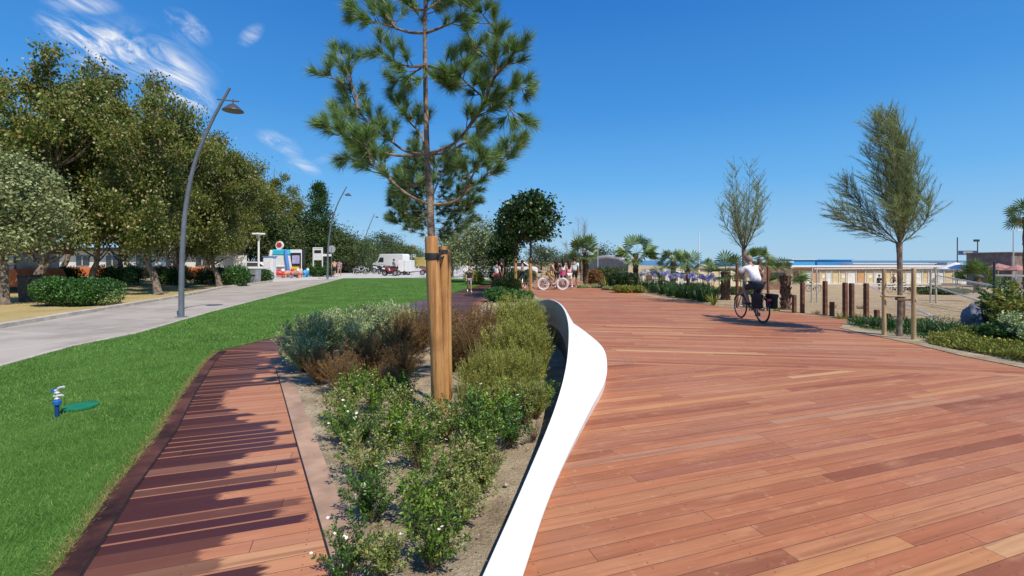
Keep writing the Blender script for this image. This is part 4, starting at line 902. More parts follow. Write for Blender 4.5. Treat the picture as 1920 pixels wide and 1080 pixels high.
hedge('hedge', 'low trimmed hedge in front of the notice board', 598, 44.5, 3.0, 1.0, 1.0, 207, n=7000, leaf=.15)
hedge('hedge', 'low green hedge at the far side of the plaza right of the walking couple', 665, 60, 4.5, 1.5, 1.2, 208, n=6000, leaf=.18)
hedge('bush', 'dark green clump at the foot of the left round-headed tree', 950, 21.5, 1.0, .8, .75, 209, cat='bush', n=6000, leaf=.09, m=YGR)
hedge('bush', 'leafy green bush at the near end of the small bed on the far deck', 958, 17.5, 1.4, 1.0, .55, 210, cat='bush', n=7000, leaf=.07)
hedge('bush', 'grey-green cushion plant at the near tip of the small bed', 1000, 14.6, .9, .8, .35, 211, cat='bush', n=4000, leaf=.05, m=ROS)
hedge('bush', 'yellow-green shrub behind the child in the black top', 902, 30, 1.6, 1.0, .9, 212, cat='bush', n=4000, leaf=.12, m=YGR)
hedge('bush', 'dark shrub behind the deck between the two people in white', 948, 33, 2.0, 1.0, 1.2, 213, cat='bush', n=4000, leaf=.13, m=DGR)
hedge('bush', 'low shrub behind the black bicycle', 985, 34, 1.8, 1.0, .95, 214, cat='bush', n=4000, leaf=.13, m=FAR)
hedge('bush', 'orange-tinted shrub beside the staked yellow palm', 1120, 29, 1.3, 1.0, 1.0, 215, cat='bush', n=4000, leaf=.11, m=leafmat('rusty_leaf', [(.10, .08, .03), (.3, .13, .05), (.38, .2, .07), (.14, .15, .04)], .6, .25))
hedge('bush', 'dark green rounded shrub left of the purple flowers', 1175, 24.8, 1.5, 1.0, .95, 216, cat='bush', n=6000, leaf=.09, m=DGR)
hedge('bush', 'broad green shrub between the grey wall and the large fan palm', 1150, 31, 2.2, 1.2, 1.2, 217, cat='bush', n=5000, leaf=.12, m=FAR)
hedge('bush', 'straw-coloured low grass clump at the deck edge before the purple flowers', 1180, 22.6, 1.5, .6, .35, 218, cat='bush', n=4000, leaf=.09, m=YGR)
hedge('ground_cover_mat', 'flat silvery mat plant creeping over the deck edge', 1118, 26.6, 2.0, .7, .22, 219, cat='ground cover', n=4000, leaf=.08, m=ROS)
hedge('ground_cover_mat', 'second flat silvery mat plant nearer the purple flowers', 1148, 24.6, 1.5, .6, .20, 220, cat='ground cover', n=4000, leaf=.08, m=ROS)
hedge('bush', 'low green planting beyond the sand at the foot of the pale beach wall', 1290, 44, 4, 1.4, 1.0, 221, cat='bush', n=4000, leaf=.16, m=FAR)
hedge('bush', 'green strip planting behind the bikes on the sand', 1385, 40, 4, 1.2, .7, 222, cat='bush', n=4000, leaf=.16, m=FAR)
hedge('bush', 'low green creeping plants on sand behind the volleyball posts', 1775, 40, 4.6, 1.5, .55, 223, cat='bush', n=5000, leaf=.15, m=FAR)
hedge('bush', 'low plants on sand right of the brown posts', 1735, 42, 2.4, 1.5, .7, 224, cat='bush', n=3000, leaf=.15, m=FAR)
# sword-leaved plants
def sword(name, label, px, Y, n, L, W, seed, m, cat='plant', group=None, up=1.0, bend=.25, spread=.9, z=0, r0=.05):
    rs = np.random.RandomState(seed); x, y, z0 = bz(px, Y); t0 = thing(name, label, cat, (x, y, z0+z), group=group); a = rs.rand(n)*6.28; e = rs.uniform(.1, 1, n)*spread
    D = np.stack([np.cos(a)*e, np.sin(a)*e, np.full(n, up)], 1); P = np.stack([np.cos(a)*r0*rs.rand(n), np.sin(a)*r0*rs.rand(n), np.zeros(n)], 1)
    link('leaves', blade_mesh('leaves', P, D, L*rs.uniform(.6, 1.1, n), W, m, rs, bend), t0); return t0
sword('agave_plant', 'pale yellow-green agave with stiff leaves beside the grey curved wall', 1138, 26, 26, .95, .09, 231, YGR, bend=.05, spread=1.1)
sword('agave_plant', 'second spiky pale plant just behind the yellow-green agave', 1152, 27.5, 22, .8, .08, 232, YGR, bend=.05, spread=1.1)
sword('flax_plant', 'pale striped flax clump at the right end of the purple flower row', 1338, 16.3, 26, .62, .05, 233, YGR, bend=.15)
for i, (px, py, s, lb) in enumerate([(1612, 612, .8, 'low green sword-leaved plant at the left tip of the right bed'), (1640, 616, .9, 'dark sword-leaved plant left of the pale post frame'), (1700, 622, 1.05, 'dark yucca-like plant between the two pale posts'),
                                     (1738, 628, 1.1, 'dark yucca-like plant right of the pale post frame'), (1775, 632, 1.15, 'wide sword-leaved plant before the sand at the right'), (1668, 620, .9, 'sword-leaved plant at the foot of the left pale post'), (1805, 638, .9, 'sword-leaved plant left of the grey boulder')]):
    Y = 1377/(py-HY); sword('yucca_plant', lb, px, Y, 46, .52*s, .028, 240+i, DGR if i % 2 else HDG, group='sword-leaved plants of the right bed', bend=.30, spread=1.2)
# ground cover along the right edge of the deck: one mass
def cover(name, label, poly, n, L, W, H, m, seed, z=.03, lumps=2.2):
    rs = np.random.RandomState(seed); q = scatter_poly(poly, n, rs); h = np.array([max(0, .55+mn.noise(Vector((a*lumps, b_*lumps, 3)))*1.1) for a, b_ in q])*H; P = np.column_stack([q, z+rs.rand(n)*h]); D = rs.randn(n, 3)*.9+np.array([0, 0, 1.0])
    return tag(link(name, leaf_mesh(name, P, D, L*rs.uniform(.6, 1.3, n), W, m, rs, .15)), label, 'ground cover', kind='stuff')
cover('ground_cover', 'yellow-green leafy ground cover bordering the deck at the right edge', [gp(*p) for p in [(1745, 648), (1800, 659), (1860, 670), (1960, 690), (2040, 680), (2000, 650), (1900, 640), (1800, 636), (1740, 638)]], 26000, .055, .022, .24, YGR, 251)
cover('low_planting', 'dark green low planting along the sand behind the pale post frame', [gp(*p) for p in [(1590, 612), (1640, 622), (1740, 640), (1820, 640), (1840, 622), (1740, 606), (1640, 603), (1590, 604)]], 9000, .06, .016, .20, HDG, 252)
fb = MB(); rs = np.random.RandomState(8)
for px, py in ((1783, 655), (1820, 650), (1846, 664), (1872, 668), (1893, 672), (1850, 646), (1905, 655)):
    x, y = gp(px, py-10); fb.ball((x, y, .22), .022, 7, 5)
tag(fb.build('flower', mat('yellow_petal', (.8, .6, .08), .6, .1, 20)), 'small yellow flowers dotted over the ground cover at the right edge', 'flowers', kind='stuff')
def bigshrub(label, px, py, H, sp, seed, m, LL=.06, n=60, z=0):
    x, y = gp(px, py); o = shrub('leafy_shrub', label, 'shrub', m, seed, n, H, sp, 60, LL, LL*.45, .5, .2, .006); o.location = (x, y, .02); return o
bigshrub('tall bright green shrub with yellowish tips at the right edge of the picture', 1905, 640, 1.15, .50, 261, YGR, .085)
bigshrub('dark green shrub beside the grey boulder at the right', 1885, 636, .85, .42, 262, DGR, .07)
bigshrub('blue-grey leaved shrub at the far right edge', 1915, 655, .72, .38, 263, ROS, .06)
bigshrub('low dark shrub right of the foot of the grey boulder', 1872, 652, .48, .35, 264, HDG, .06)
bigshrub('green shrub behind the grey boulder reaching towards the net pole', 1885, 618, 1.15, .55, 265, HDG, .08)
TUF = leafmat('dry_tuft', [(.30, .22, .09), (.42, .33, .15), (.20, .20, .07)], .8, .2)
for i, (px, py, L_, lb) in enumerate([(1578, 598, .32, 'straw-coloured grass tuft at the foot of the close pair of brown posts'), (1606, 596, .26, 'dry grass tuft between the brown posts right of the close pair'), (1530, 590, .22, 'small dry grass tuft left of the lone tall brown post'), (1455, 583, .25, 'dry tuft beside the rough palm trunk'),
    (1402, 577, .24, 'dry grass tuft in front of the swollen palm trunk'), (1650, 612, .25, 'dry tuft behind the left foot of the pale post frame'), (1722, 612, .28, 'dry tuft on the sand behind the right pale post'), (1560, 575, .30, 'green-brown tuft on the sand behind the brown posts'), (1612, 572, .26, 'tuft on the open sand between the posts and the net')]):
    sword('grass_tuft', lb, px, 1377/(py-HY), 60, L_, .010, 280+i, TUF if i % 3 else YGR, 'grass tuft', 'dry tufts along the sand edge', bend=.25, spread=1.0, r0=.12)
# agapanthus row
AGA = leafmat('agapanthus_leaf', [(.015, .05, .012), (.035, .10, .02), (.07, .17, .03)], .4, .2, .4)
PUR = leafmat('purple_petal', [(.30, .28, .62), (.42, .40, .75), (.55, .52, .82)], .6, .3)
def agapanthus(seed):
    rs = np.random.RandomState(seed); t0 = thing('agapanthus_plant', '', 'plant', group='agapanthus plants along the deck edge'); n = 90; a = rs.rand(n)*6.28; e = rs.uniform(.05, .75, n)
    D = np.stack([np.cos(a)*e, np.sin(a)*e, np.ones(n)], 1); P = np.stack([np.cos(a)*.28*rs.rand(n), np.sin(a)*.28*rs.rand(n), np.zeros(n)], 1)
    link('leaves', blade_mesh('leaves', P, D, rs.uniform(.5, .95, n), .04, AGA, rs, .28), t0)
    for k in range(5):
        a = rs.rand()*6.28; r = rs.uniform(.05, .35); tip = Vector((math.cos(a)*r, math.sin(a)*r, rs.uniform(.85, 1.05))); st = MB().tube([(tip.x*.4, tip.y*.4, 0), (tip.x*.8, tip.y*.8, .5), tip], .008, 5).build('stalk', AGA, t0)
        q = unit(rs.randn(90, 3)); link('flower_head', leaf_mesh('flower_head', np.array(tip)+q*.035, q, .06, .026, PUR, rs), st)
    return t0
ag = [agapanthus(271), agapanthus(272)]
spots = [(1205, 549), (1222, 553), (1238, 556), (1255, 559), (1272, 562), (1288, 564), (1303, 567), (1322, 570), (1215, 543), (1240, 546), (1265, 549), (1290, 553), (1315, 557), (1330, 563)]
ords = ['first', 'second', 'third', 'fourth', 'fifth', 'sixth', 'seventh', 'eighth']
for i, (px, py) in enumerate(spots):
    x, y = gp(px+4, py-4); lb = ('%s agapanthus from the left in the front row along the deck, purple-blue heads' % ords[i]) if i < 8 else ('%s agapanthus from the left in the back row behind the deck edge' % ords[i-8])
    place(ag[i % 2], (x, y, hgt(x, y)), i*1.3, .92+.12*((i*7) % 3)/2, lb, i < 2)
# ================================================================ street lamps
def lamp(label, pts, Y, arm, shade, r, group='curved grey street lamps'):
    bx, by, bzv = bz(pts[0][0], Y); t0 = thing('street_lamp', label, 'street lamp', (bx, by, bzv), group=group); O = Vector((bx, by, bzv))
    c = smooth_pts([at(px, py, Y)-O for px, py in pts], 5); c[0].z = 0; n = len(c)
    MB().tube(c, [r*(1-.55*i/(n-1)) for i in range(n)], 12).build('pole', STEEL, t0)
    MB().lathe([(r*2.0, 0), (r*2.0, .02), (r*1.2, .03)], n=16).build('base_plate', STEEL, t0)
    a, b_ = [at(px, py, Y)-O for px, py in arm]; MB().tube([a, b_], .022, 6).build('arm', STEEL, t0)
    s = at(*shade, Y)-O; k = .27; h = MB().lathe([(.03, .17), (.06, .16), (.12, .12), (.19, .05), (.27, -.02), (.275, -.035), (.25, -.03)], s, 20); h.tube([s+Vector((0, 0, .16)), Vector((s.x, s.y, a.z))], .015, 6)
    hd = h.build('lamp_shade', mat('lamp_shade_dark', (.06, .065, .075), .4, .08, 4), t0); MB().lathe([(.2, -.02), (.2, -.028)], s, 16).build('lamp_glass', mat('lamp_glass', (.5, .5, .48), .2, .03), hd)
lamp('tall curved grey street lamp leaning right beside the grey path and lawn', [(340, 595), (341, 500), (347, 400), (364, 310), (395, 232), (431, 165)], 12.87, [(407, 186), (448, 190)], (437, 206), .075)
lamp('curved street lamp at the far end of the lawn beside the walking couple', [(614, 524), (615, 470), (620, 425), (632, 385), (650, 350)], 38.5, [(641, 364), (656, 364)], (653, 366), .085)
lamp('farthest curved street lamp rising above the distant trees', [(684, 506), (684, 470), (687, 440), (695, 418), (702, 401)], 76, [(699, 406), (710, 406)], (707, 408), .10)
# ================================================================ posts, frame, nets on the right
def post_at(name, label, cat, px, pyb, pyt, w_, m, group=None, square=True, dz=0):
    Y = 1377/(pyb-HY); X = (px-CX)/F*Y; H = (pyb-pyt)/F*Y; t = MB()
    if square: t.box((0, 0, H/2), (w_, w_, H+.0), .2)
    else: t.tube([(0, 0, -.02), (0, 0, H*.6), (0, 0, H-.01), (0, 0, H)], [w_/2*1.05, w_/2, w_/2*.96, w_/2*.85], 12)
    o = t.build(name, m, bevel=.006 if square else 0); o.location = (X, Y, dz); return tag(o, label, cat, group)
GP = 'square brown wooden posts edging the sand'
for px, pb_, pt, lb in ((1489, 586.5, 553, 'short brown post, leftmost of the row edging the sand'), (1504.5, 586.7, 530, 'tall brown post beside the leftmost short one'), (1547, 590.5, 527, 'tall brown post standing alone between two short ones'),
                        (1560, 592.6, 566, 'knee-high brown post right of the lone tall one'), (1584.5, 597, 530, 'tall brown post, left of the close pair with tufts at its foot'), (1596.7, 596, 531, 'tall brown post, right of the close pair'),
                        (1624, 599.6, 531, 'tall brown post left of the pale post frame'), (1644, 602, 581, 'knee-high brown post just left of the pale post frame'), (1664.6, 604, 588, 'lowest brown post, between the pale frame and the tree trunk'), (1691.5, 606, 558, 'brown post directly behind the tamarisk trunk')):
    post_at('wooden_post', lb, 'post', px, pb_, pt, .095, CORTEN, GP)
post_at('wooden_post', 'dark slim post behind the cyclist to the right', 'post', 1440, 583, 500, .06, CORTEN)
post_at('wooden_post', 'dark slim post behind the handlebar of the cyclist', 'post', 1382, 577, 494, .07, CORTEN)
fr = thing('tree_support', 'pale round-post frame with cross rails holding the larger tamarisk', 'tree stake', (0, 0, 0))
pL, pR = Vector((*gp(1657.5, 630), 0)), Vector((*gp(1713, 638.5), 0)); tr = Vector((8.17, 9.56, 0))
for p, zt in ((pL, 1.44), (pR, 1.46)): log('post', p, p+Vector((0, 0, zt)), .041, PALEW, fr, 10)
log('rail', pL+Vector((-.12, -.05, .86)), tr+Vector((.08, -.07, .86)), .022, PALEW, fr, 8); log('rail', pR+Vector((.02, -.05, .82)), tr+Vector((-.12, -.09, .80)), .022, PALEW, fr, 8)
log('rail', pR+Vector((.05, .03, 1.42)), tr+Vector((-.08, .07, 1.40)), .020, PALEW, fr, 8)
MB().lathe([(.07, .78), (.075, .80), (.075, .84), (.07, .86)], tr, 12).build('strap', BLACK, fr)
# volleyball courts
WBAND = cloth((.78, .78, .76), 'white_band'); GR = mat('weathered_pole', (.52, .47, .40), .8, .15, 12, .3)
def vpost(label, px, Y, pyt, pair=.16, m=GR, r=.04):
    X, y, z = bz(px, Y); t0 = thing('net_post', label, 'net post', (X, y, z), group='volleyball net posts'); H = CH-(pyt-HY)/F*Y-z
    for k in (-1, 1): log('pole', (k*pair, 0, -.1), (k*pair*.75, 0, H), r, m, t0, 8)
    for h in (.75, .45): MB().tube([(-pair, 0, H*h), (pair, 0, H*h)], .02, 5).build('cross_bar', m, t0)
    return Vector((X, y, z)), H
A, HA = vpost('left pale double net post on the sand behind the brown posts', 1527, 25.5, 500); B_, HB = vpost('pale double net post in the middle of the sand', 1750, 24.5, 506)
C_ = Vector((*bz(1864, 14.5)[:2], 0)); 
MB_ = MB().tube([(0, 0, -.05), (0, 0, 1.58)], .032, 10).build('net_post', DARKM); MB_.location = (C_.x, C_.y, 0); tag(MB_, 'dark slim net pole at the right with two white bands meeting it', 'net post')
def netm():
    m = bpy.data.materials.new('net_mesh'); m.use_nodes = True; nt = m.node_tree; tcn = N(nt, 'ShaderNodeTexCoord'); s = N(nt, 'ShaderNodeSeparateXYZ'); LK(nt, tcn.outputs['UV'], s.inputs[0]); return m
def net(label, p0, p1, z0, z1, cell=.16, zb0=None):
    t0 = thing('volleyball_net', label, 'net', (0, 0, 0)); d = p1-p0; L = Vector((d.x, d.y, 0)).length; b = MB(); nn = int(L/cell)
    def P(t, z): return Vector((p0.x+d.x*t, p0.y+d.y*t, z+(p1.z-p0.z)*t))
    for i in range(nn+1): b.tube([P(i/nn, z0), P(i/nn, z1)], .003, 3, cap=False)
    for k in range(1, int((z1-z0)/cell)): b.tube([P(0, z0+k*cell), P(1, z0+k*cell)], .003, 3, cap=False)
    b.build('mesh', cloth((.45, .43, .38), 'net_cord'), t0)
    for z in (z0, z1):
        q = MB(); un = Vector((-d.y, d.x, 0)).normalized()*.006
        vs = []
        for t in (0, 1):
            for dz_ in (-.03, .03):
                for s in (-1, 1): vs.append(P(t, z+dz_)+un*s)
        q.add(vs, [(0, 1, 3, 2), (4, 6, 7, 5), (0, 4, 5, 1), (2, 3, 7, 6), (0, 2, 6, 4), (1, 5, 7, 3)]); q.build('band', WBAND, t0, smooth=False)
    return t0
net('volleyball net with thin white bands stretched between the two pale double posts', A, B_, A.z+1.05, A.z+HA-.12)
E_ = Vector((C_.x+4.5, C_.y-4.5, 0)); z1 = 1.62-(28/F)*14.5
net('volleyball net with white bands running right from the dark slim pole out of the picture', C_, E_, .68, z1, .14)
net('low white-banded net between the middle sand posts and the dark slim pole', Vector((B_.x+.2, B_.y, 0)), Vector((C_.x, C_.y, 0)), .16, .80, .16)
for i, (p, q, lb) in enumerate([((1628, 535), (1765, 602), 'white guy rope slanting down to the right behind the left pale post'), ((1690, 563), (1762, 598), 'white guy rope slanting down to the sand right of the pale frame'), ((1622, 536), (1735, 537), 'white rope stretched level behind the pale post frame')]):
    a = at(*p, 20); b_ = at(*q, 1377/(q[1]-HY)) if i < 2 else at(*q, 20); tag(MB().tube([a, a.lerp(b_, .5)-Vector((0, 0, .03)), b_], .018, 5).build('guy_rope', WBAND), lb, 'rope')
# boulder
bm = bmesh.new(); bmesh.ops.create_icosphere(bm, subdivisions=4, radius=1)
for v in bm.verts:
    n_ = mn.fractal(v.co*1.3, .7, 2, 4); v.co *= 1+.22*n_; v.co.x *= .19; v.co.y *= .18; v.co.z = v.co.z*.40+.28
me = bpy.data.meshes.new('boulder'); bm.to_mesh(me); bm.free(); me.materials.append(mat('boulder_rock', (.17, .20, .26), .85, .35, 5, 1, col2=(.06, .075, .10)))
for p in me.polygons: p.use_smooth = True
o = link('boulder', me); o.location = (*gp(1826, 632), 0); tag(o, 'upright blue-grey boulder half hidden among shrubs at the right', 'boulder')

# ================================================================ beach buildings
FYEL = mat('facade_yellow', (.66, .50, .26), .85, .08, 1.5); FORG = mat('facade_orange', (.55, .30, .13), .85, .08, 1.5); FWHT = mat('facade_white', (.74, .70, .62), .85, .06, 1.5); FCRM = mat('facade_cream', (.70, .60, .38), .85, .08, 1.2)
DBR = mat('brown_door', (.12, .05, .035), .6, .15, 3); PNK = mat('awning_red', (.42, .20, .18), .8, .1, 4)
YB = 76; x0 = bz(1484, YB)[0]; x1 = bz(1812, YB)[0]; zb = -2.4; zt = CH-13/F*YB
bb = thing('beach_cabin_row', 'long low beach cabin building with yellow and white panels under an orange band', 'building', (x0, YB, zb)); L = x1-x0; H = zt-zb
MB().box((L/2, 2, H/2), (L, 4, H)).build('wall', FCRM, bb, smooth=False)
MB().box((L*.33, -.10, H-.28), (L*.66, .2, .5)).build('orange_band', FORG, bb, smooth=False)
MB().box((L/2, 1.8, H+.14), (L+.8, 5, .26)).build('roof', WHITE, bb, smooth=False)
MB().box((L/2, -.9, .10), (L, 1.6, .24)).build('terrace', mat('terrace_concrete', (.6, .56, .48), .9, .1, 2), bb, smooth=False)
rx = random.Random(12); k = 0; x = .4
while x < L-.8:
    w_ = rx.uniform(.8, 1.7); m = (FYEL, FWHT, FORG, FYEL, FWHT, FYEL)[k % 6] if x < L*.6 else (FWHT, FYEL, FWHT)[k % 3]; k += 1
    hh = H-.75; p = MB().box((x+w_/2, -.06, hh/2+.12), (w_*.82, .12, hh*.96)).build('door_panel', m, bb, smooth=False)
    if k % 3 == 1: MB().box((x+w_/2, -.14, hh*.62), (w_*.4, .04, .5)).build('shutter', WHITE, p, smooth=False)
    MB().box((x+w_, -.10, H/2-.1), (.10, .2, H-.4)).build('pillar', WHITE, bb, smooth=False); x += w_+.12
MB().box((1.1, -.2, 1.05), (1.5, .1, 2.1)).build('door', DBR, bb, smooth=False)
def block(name, label, cat, px0, px1, pyt, Y, m, dep=3, z0=None, roof=None, g=None, pyb=None):
    a, b_ = (px0-CX)/F*Y, (px1-CX)/F*Y; zb_ = (CH-(pyb-HY)/F*Y) if pyb else hgt((a+b_)/2, Y) if z0 is None else z0; zt_ = CH-(pyt-HY)/F*Y; t0 = thing(name, label, cat, ((a+b_)/2, Y, zb_), group=g); H_ = zt_-zb_
    MB().box((0, dep/2, H_/2), (b_-a, dep, H_)).build('wall', m, t0, smooth=False)
    if roof: MB().box((0, dep/2, H_+.06), (b_-a+.5, dep+.5, .12)).build('roof', roof, t0, smooth=False)
    return t0, b_-a, H_
block('beach_hut', 'light blue hut roof showing above the cabin row beside the short palm', 'building', 1486, 1528, 487, 92, LBLUE, 4, roof=WHITE)
block('beach_hut', 'longer bright blue hut roof above the middle of the cabin row', 'building', 1532, 1597, 487.5, 95, mat('azure_paint', (.05, .30, .62), .6, .06, 2), 4, roof=LBLUE)
block('beach_hut', 'low white hut with flat roof behind the right part of the cabin row', 'building', 1600, 1752, 494.5, 90, WHITE, 4, roof=WHITE)
block('beach_hut', 'grey flat-topped hut at the right end of the cabin row', 'building', 1776, 1806, 492, 92, mat('grey_roof', (.42, .42, .38), .9, .1, 2), 4)
t0, L_, H_ = block('garden_wall', 'cream boundary wall across the sand behind the palms and the cyclist', 'wall', 1300, 1482, 503, 58, FCRM, .3, roof=mat('wall_coping', (.5, .42, .34), .9, .1, 3))
for i in range(9): MB().box((-L_/2+L_*(i+.5)/9, -.06, H_/2), (.22, .12, H_)).build('buttress', FWHT, t0, smooth=False)
t0, L_, H_ = block('garden_wall', 'pale wall with dark window openings between the fan palms', 'wall', 1205, 1300, 505, 50, FWHT, .3)
for i in range(4): MB().box((-L_/2+L_*(i+.5)/4, -.02, H_*.6), (.7, .06, .6)).build('opening', mat('shadowed_opening', (.16, .09, .06), .9, .2, 3), t0, smooth=False)
t0, L_, H_ = block('kiosk', 'brown timber kiosk with pale sign strip behind the palm right of the cyclist', 'kiosk', 1428, 1482, 492, 52, mat('kiosk_brown', (.25, .14, .10), .8, .2, 2), 2.5, roof=WHITE)
MB().box((.2, -.05, H_*.55), (1.6, .08, .5)).build('window', GLASS, t0, smooth=False)
block('building', 'brown flat-roofed building at the far right edge under the street lamp', 'building', 1897, 1990, 474, 60, mat('brown_render', (.23, .18, .16), .9, .15, 1.5), 6, roof=mat('roof_grey', (.3, .28, .27), .9, .1, 2))
def parasol(label, px, pyt, pyb, wpx, Y, m):
    X, y, z = bz(px, Y); t0 = thing('parasol', label, 'parasol', (X, y, z)); zt_ = CH-(pyt-HY)/F*Y-z; ze = CH-(pyb-HY)/F*Y-z; r = wpx/2/F*Y
    MB().tube([(0, 0, 0), (0, 0, zt_)], .06, 6).build('pole', WHITE, t0); MB().lathe([(r, ze-.12), (r, ze), (r*.5, (ze+zt_)/2+.05), (.05, zt_)], n=8).build('canopy', m, t0, smooth=False)
parasol('wide white tent canopy right of the cabin row', 1792, 492, 504, 56, 68, WHITE); parasol('second white tent canopy under the banner poles', 1826, 492, 500, 44, 72, WHITE)
parasol('faded red tent canopy behind the dark palm', 1872, 494, 505, 56, 60, PNK); parasol('red awning canopy at the right edge beside the brown building', 1906, 496, 506, 34, 56, PNK)
# banner gate
gt = thing('banner_gate', 'two slim poles carrying a navy banner above the beach at the right', 'sign', (*bz(1814, 72)[:2], -2.4)); O = gt.location.copy()
for px, py in ((1795, 445), (1833, 450)):
    a = at(px, py, 72)-O; MB().tube([(a.x, 0, 0), (a.x, 0, a.z)], .07, 6).build('pole', DARKM, gt)
a, c = at(1797, 470, 72)-O, at(1832, 478, 72)-O; bn = MB().box(((a.x+c.x)/2, 0, (a.z+c.z)/2), (c.x-a.x, .05, a.z-c.z)).build('banner', mat('navy_banner', (.03, .06, .18), .7, .1, 3), gt, smooth=False)
MB().box(((a.x+c.x)/2, -.04, (a.z+c.z)/2), ((c.x-a.x)*.5, .03, (a.z-c.z)*.6)).build('lettering_patch', mat('pale_banner', (.5, .5, .42), .7, .1, 3), bn, smooth=False)
MB().box((at(1831, 451, 72)-O), (.7, .3, .35)).build('floodlight', DARKM, gt)
def simple_lamp(name, label, px, Y, pyt, side, m, pyhead=None):
    X, y, z = bz(px, Y); t0 = thing(name, label, 'street lamp', (X, y, z)); H_ = CH-(pyt-HY)/F*Y-z; MB().tube([(0, 0, 0), (0, 0, H_)], [.09, .05], 8).build('pole', m, t0)
    if side: MB().tube([(0, 0, H_-.05), (side*.5, 0, H_+.02)], .04, 6).build('arm', m, t0); MB().box((side*.75, 0, H_), (.7, .25, .12)).build('lamp_head', WHITE, t0, bevel=.03)
simple_lamp('street_lamp', 'pale single-arm street lamp above the brown building at the right edge', 1900, 58, 432, 1, mat('pale_metal', (.5, .5, .5), .5, .05))
tag(MB().tube([(0, 0, 0), (0, 0, 7.4)], [.09, .05], 8).build('flagpole', WHITE), 'slender white mast rising above the palms left of the sparse tamarisk', 'mast').location = bz(1311, 62)
# grey curved wall / canopy centre
cv_ = MB(); Y0 = 34
pts = [(1106, 489, 40), (1120, 484, 38), (1140, 482, 36), (1162, 485, 34), (1178, 493, 33)]
n = len(pts)
for px, py, Y in pts:
    X = (px-CX)/F*Y; zt_ = CH-(py-HY)/F*Y
    for dy in (0, .3): cv_.v += [(X, Y+dy, -.2), (X, Y+dy, zt_)]
for i in range(n-1):
    q = i*4; cv_.f += [(q, q+1, q+5, q+4), (q+2, q+6, q+7, q+3), (q+1, q+3, q+7, q+5)]
cv_.f += [(0, 2, 3, 1), ((n-1)*4, (n-1)*4+1, (n-1)*4+3, (n-1)*4+2)]
cw = thing('curved_wall', 'grey curved wall with white rim between the yellow palm and the large fan palm', 'wall'); cv_.build('wall', mat('grey_render', (.34, .36, .35), .85, .08, 2), cw)
MB().tube([at(px, py-1, Y)+Vector((0, .15, .0)) for px, py, Y in pts], .14, 6).build('rim', WHITE, cw)
fl = thing('flag', 'small pale green and white flag drooping on a pole above the grey curved wall', 'flag', (*bz(1121, 37)[:2], 0)); MB().tube([(0, 0, 0), (0, 0, 2.9)], .025, 6).build('pole', WHITE, fl)
f_ = MB(); 
for i in range(6):
    for j in range(2): f_.v.append((-.02-i*.12, .06*math.sin(i*1.3), 2.85-.09*i-j*(.45+.02*i)))
f_.f = [(i*2, i*2+1, i*2+3, i*2+2) for i in range(5)]; f_.build('cloth', cloth((.45, .62, .5), 'flag_green'), fl)

# ================================================================ left side buildings and park objects
OR = mat('orange_wall', (.60, .17, .05), .8, .12, 2); WW = mat('white_wall', (.72, .72, .70), .85, .05, 1)
X = bz(170, 46)[0]; t0 = thing('low_building', 'long low white building with orange base band behind the shaded trees', 'building', (X, 47, 0)); 
MB().box((0, 2, 1.3), (25, 4, 2.6)).build('wall', WW, t0, smooth=False); MB().box((0, -.04, .45), (25.1, .1, .9)).build('base_band', OR, t0, smooth=False); MB().box((0, 1.8, 2.78), (26, 5, .3)).build('roof', DARKM, t0, smooth=False)
for i in range(8): w_ = MB().box((-11+i*3.1, -.05, 1.6), (1.3, .12, 1.0)).build('window', GLASS, t0, smooth=False); MB().box((-11+i*3.1, -.10, 1.6), (.05, .06, 1.0)).build('frame', WHITE, w_, smooth=False)
X, Y, z = bz(20, 24.0); t0 = thing('kiosk', 'orange kiosk with sloping base and wide grey window at the left edge', 'kiosk', (X, Y, 0), R(8))
MB().prism([(-2.6, 0.25), (1.35, .25), (.95, 1.15), (-2.6, 1.15)], -.9, 2).build('base', OR, t0, smooth=False); MB().box((-.9, .6, 1.55), (3.5, 2.6, .8)).build('window', mat('window_band', (.35, .40, .44), .15, .2, 1, spec=.8), t0, smooth=False)
for xx in (-1.6, -.4, .8): MB().box((xx, -.72, 1.55), (.09, .06, .82)).build('mullion', DARKM, t0, smooth=False)
MB().prism([(-3, 1.97), (1.3, 1.97), (.9, 2.65), (-3, 2.65)], -1.2, 2.4).build('roof', OR, t0, smooth=False); MB().box((-.8, .5, .12), (3.6, 2.4, .25)).build('plinth', BLACK, t0, smooth=False)
X, Y, z = bz(57, 17.6); t0 = thing('dustbin', 'dark upright bin half hidden behind the left end of the round bush', 'bin', (X, Y, 0)); MB().box((0, 0, .5), (.45, .45, 1.0), taper=1.15).build('body', BLACK, t0, bevel=.02); MB().box((0, 0, 1.03), (.55, .55, .06)).build('lid', DARKM, t0, bevel=.02)
